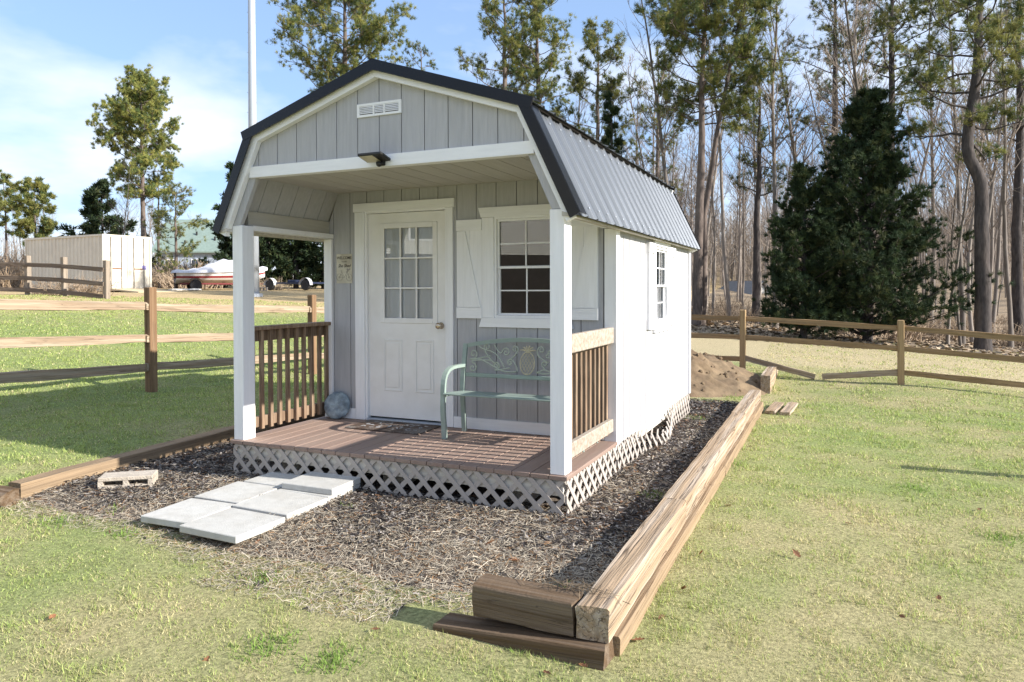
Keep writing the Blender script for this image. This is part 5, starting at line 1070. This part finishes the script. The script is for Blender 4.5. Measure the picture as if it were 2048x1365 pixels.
def build_mulch(N=180000):
    rg = np.random.default_rng(8); x = rg.uniform(BX0+.08, BX1-.08, N); y = -1.75+7.7*rg.uniform(0, 1, N)**1.55; f = bed_front(x); e = np.clip((y-f+np.where(x < -1.6, .25, .50))/np.where(x < -1.6, .45, .75), 0, 1); keep = (rg.uniform(0, 1, N) < e) & ~((x > -2.95) & (x < -.1) & (y > .15) & (y < 4.5)) & ~((x > -.32) & (y < -1.46)); x, y = x[keep], y[keep]; n = len(x)
    f2 = bed_front(x); strawy = fbm(x, y, 1.1, 71)*.7+np.clip(.5-(y+1.2)*.35, 0, .5)*np.where(x > -1.9, 1, .45)+.06; st = rg.uniform(0, 1, n) < np.clip((strawy-.32)*1.7+np.clip((f2+.35-y)/.5, 0, 1)*.5, .10, .96)
    L_ = np.where(st, rg.uniform(.025, .08, n), rg.uniform(.012, .045, n)); W_ = np.where(st, rg.uniform(.0016, .0038, n), rg.uniform(.005, .013, n))*np.clip(1+(y+1)*.08, .9, 1.5)
    k = rg.uniform(0, 1, (n, 1)); col = np.where(st[:, None], np.where(k < .15, np.array((.34, .20, .10)), np.array((.52, .45, .35)))*rg.uniform(.5, 1.15, (n, 1)), np.where(k < .68, np.array((.055, .048, .046)), np.where(k < .90, np.array((.26, .235, .215)), np.array((.15, .085, .05))))*rg.uniform(.6, 1.4, (n, 1)))
    az = rg.uniform(0, 6.28, n); tl = rg.normal(0, .20, n); D = np.stack([np.cos(az)*np.cos(tl), np.sin(az)*np.cos(tl), np.sin(tl)], 1); S = unit(np.cross(D, np.stack([rg.normal(0, .3, n), rg.normal(0, .3, n), np.ones(n)], 1))); inb = y > bed_front(x); z = np.where(inb, mulch_z(x, y), H(x, y))+np.abs(rg.normal(0, .010, n))+.003; C = np.stack([x, y, z], 1)
    nt_ = 90; k0 = slice(0, nt_); C[k0] = np.stack([rg.normal(.58, .10, nt_), rg.normal(-1.49, .025, nt_), .246+np.abs(rg.normal(0, .008, nt_))], 1); L_[k0] = rg.uniform(.05, .12, nt_); W_[k0] = .003; col[k0] = np.array((.16, .12, .08))*rg.uniform(.5, 1.5, (nt_, 1))      # straw caught on the timber corner
    V, F, c = quads(C, D, S, L_[:, None], W_[:, None], col); o = link('mulch', mesh_np('mulch', V, F, c), m_litter); tag(o, 'dark bark mulch mixed with straw covering the bed around the shed', 'mulch', kind='stuff')
build_mulch()
def leaf_litter(N=45000):              # brown leaves on the floor of the wood
    rg = np.random.default_rng(12); x = rg.uniform(-8, 26, N); y = rg.uniform(17, 45, N); z = H(x, y)+.02; az = rg.uniform(0, 6.28, N); D = np.stack([np.cos(az), np.sin(az), rg.normal(0, .3, N)], 1); D = unit(D); S = unit(np.cross(D, np.stack([rg.normal(0, .4, N), rg.normal(0, .4, N), np.ones(N)], 1))); L_ = rg.uniform(.08, .22, N)
    col = np.array((.36, .28, .20))*rg.uniform(.4, 1.4, (N, 1)); V, F, c = quads(np.stack([x, y, z], 1), D, S, L_[:, None], L_[:, None]*.6, col); tag(link('leaf_litter', mesh_np('leaf_litter', V, F, c), m_litter), 'brown fallen leaves covering the floor of the wood', 'leaf litter', kind='stuff')
leaf_litter()
def oak_leaf(seed):
    rg = np.random.default_rng(seed); out = []; L_ = .075
    for i in range(9):
        t = i/8; w = .026*math.sin(math.pi*min(1, t*1.05+.02))**.7*(1 if i % 2 else .55); out.append((t*L_, w))
    cu = rg.uniform(6, 14); z = lambda x, y: .006+cu*y*y+2.5*(x-L_/2)**2; V = [(x, y, z(x, y)) for x, y in out]+[(x, 0, z(x, 0)-.003) for x, _ in out]+[(x, -y, z(x, y)) for x, y in out]; F = [(i, i+1, 9+i+1, 9+i) for i in range(8)]+[(9+i, 10+i, 19+i, 18+i) for i in range(8)]
    me = bpy.data.meshes.new('leaf'); me.from_pydata(V, [], F); me.materials.append(m_leaf); return me
LV = [oak_leaf(i) for i in range(4)]
for i, (u, v, D) in enumerate([(972, 1098, 0), (1040, 1124, 0), (835, 1152, 0), (880, 1180, 0), (600, 985, 0), (1290, 1262, 0), (1330, 1215, 0), (1365, 1165, 0), (1400, 1095, 0), (1450, 1000, 0), (1505, 880, 0), (1100, 1330, 0), (1160, 1310, 0), (520, 1075, 0), (140, 960, 0), (1600, 1100, 0), (1800, 1210, 0), (1690, 1030, 0), (1880, 1180, 0), (110, 1210, 0), (420, 1290, 0), (760, 1240, 0), (1960, 1000, 0)]):
    d = CF+CR*((u-1024)/FPX)+CU*((682.5+SHIFT-v)/FPX); p = CAM_POS+d*((.06-CAM_POS.z)/d.z); z = float(mulch_z(np.array([p.x]), np.array([p.y]))[0])+.006 if (BX0 < p.x < .64 and p.y > bed_front(p.x)) else Hs(p.x, p.y)+.012
    o = bpy.data.objects.new('fallen_leaf', LV[i % 4]); COL.objects.link(o); o.location = (p.x, p.y, z); o.rotation_euler = (rgf.normal(0, .3), rgf.normal(0, .3), rgf.uniform(0, 6)); s_ = rgf.uniform(.55, .95); o.scale = (s_, s_, s_)
    inm = BX0 < p.x < .64 and p.y > bed_front(p.x); tag(o, 'small curled brown oak leaf lying on the mulch' if inm else 'small curled brown oak leaf lying on the lawn', 'leaf', 'oak leaves on the mulch' if inm else 'oak leaves on the lawn')
def weeds():                           # green rosettes at the edges of the bed
    rg = np.random.default_rng(21); Vs = []; Cs = []
    for (u, v, s_, n) in ((125, 1037, .14, 160), (250, 1062, .08, 70), (225, 1020, .07, 50), (1310, 1003, .10, 120), (1420, 800, .16, 120), (1395, 840, .14, 100), (1480, 795, .15, 100), (525, 1145, .10, 110), (540, 1270, .12, 200), (665, 1300, .12, 200), (2000, 1055, .14, 160), (1830, 960, .13, 120), (1415, 960, .12, 90), (1470, 915, .12, 90), (1160, 1290, .10, 80), (1060, 1265, .10, 80), (700, 1020, .05, 20), (1120, 1170, .05, 30)):
        d = CF+CR*((u-1024)/FPX)+CU*((682.5+SHIFT-v)/FPX); p = CAM_POS+d*((.05-CAM_POS.z)/d.z); xy = np.array((p.x, p.y))+rg.normal(0, s_*.6, (n, 2)); z = np.where((xy[:, 0] > BX0) & (xy[:, 0] < .64) & (xy[:, 1] > bed_front(xy[:, 0])), mulch_z(xy[:, 0], xy[:, 1]), H(xy[:, 0], xy[:, 1])); B = np.column_stack([xy, z]); dd = unit(np.column_stack([rg.normal(0, .7, (n, 2)), np.ones(n)])); az = rg.uniform(0, 6.28, n); S = np.stack([np.cos(az), np.sin(az), np.zeros(n)], 1)*.004; h = rg.uniform(.02, .05, n)[:, None]
        Vs.append(np.stack([B-S, B+S, B+dd*h], 1).reshape(-1, 3)); Cs.append(np.repeat(np.array((.20, .30, .07))*rg.uniform(.7, 1.4, (n, 1)), 3, 0))
    V = np.concatenate(Vs); tag(link('weeds', mesh_np('weeds', V, np.arange(len(V)).reshape(-1, 3), np.concatenate(Cs)), m_blade), 'small fresh green weed tufts along the edges of the bed', 'weeds', kind='stuff')
weeds()
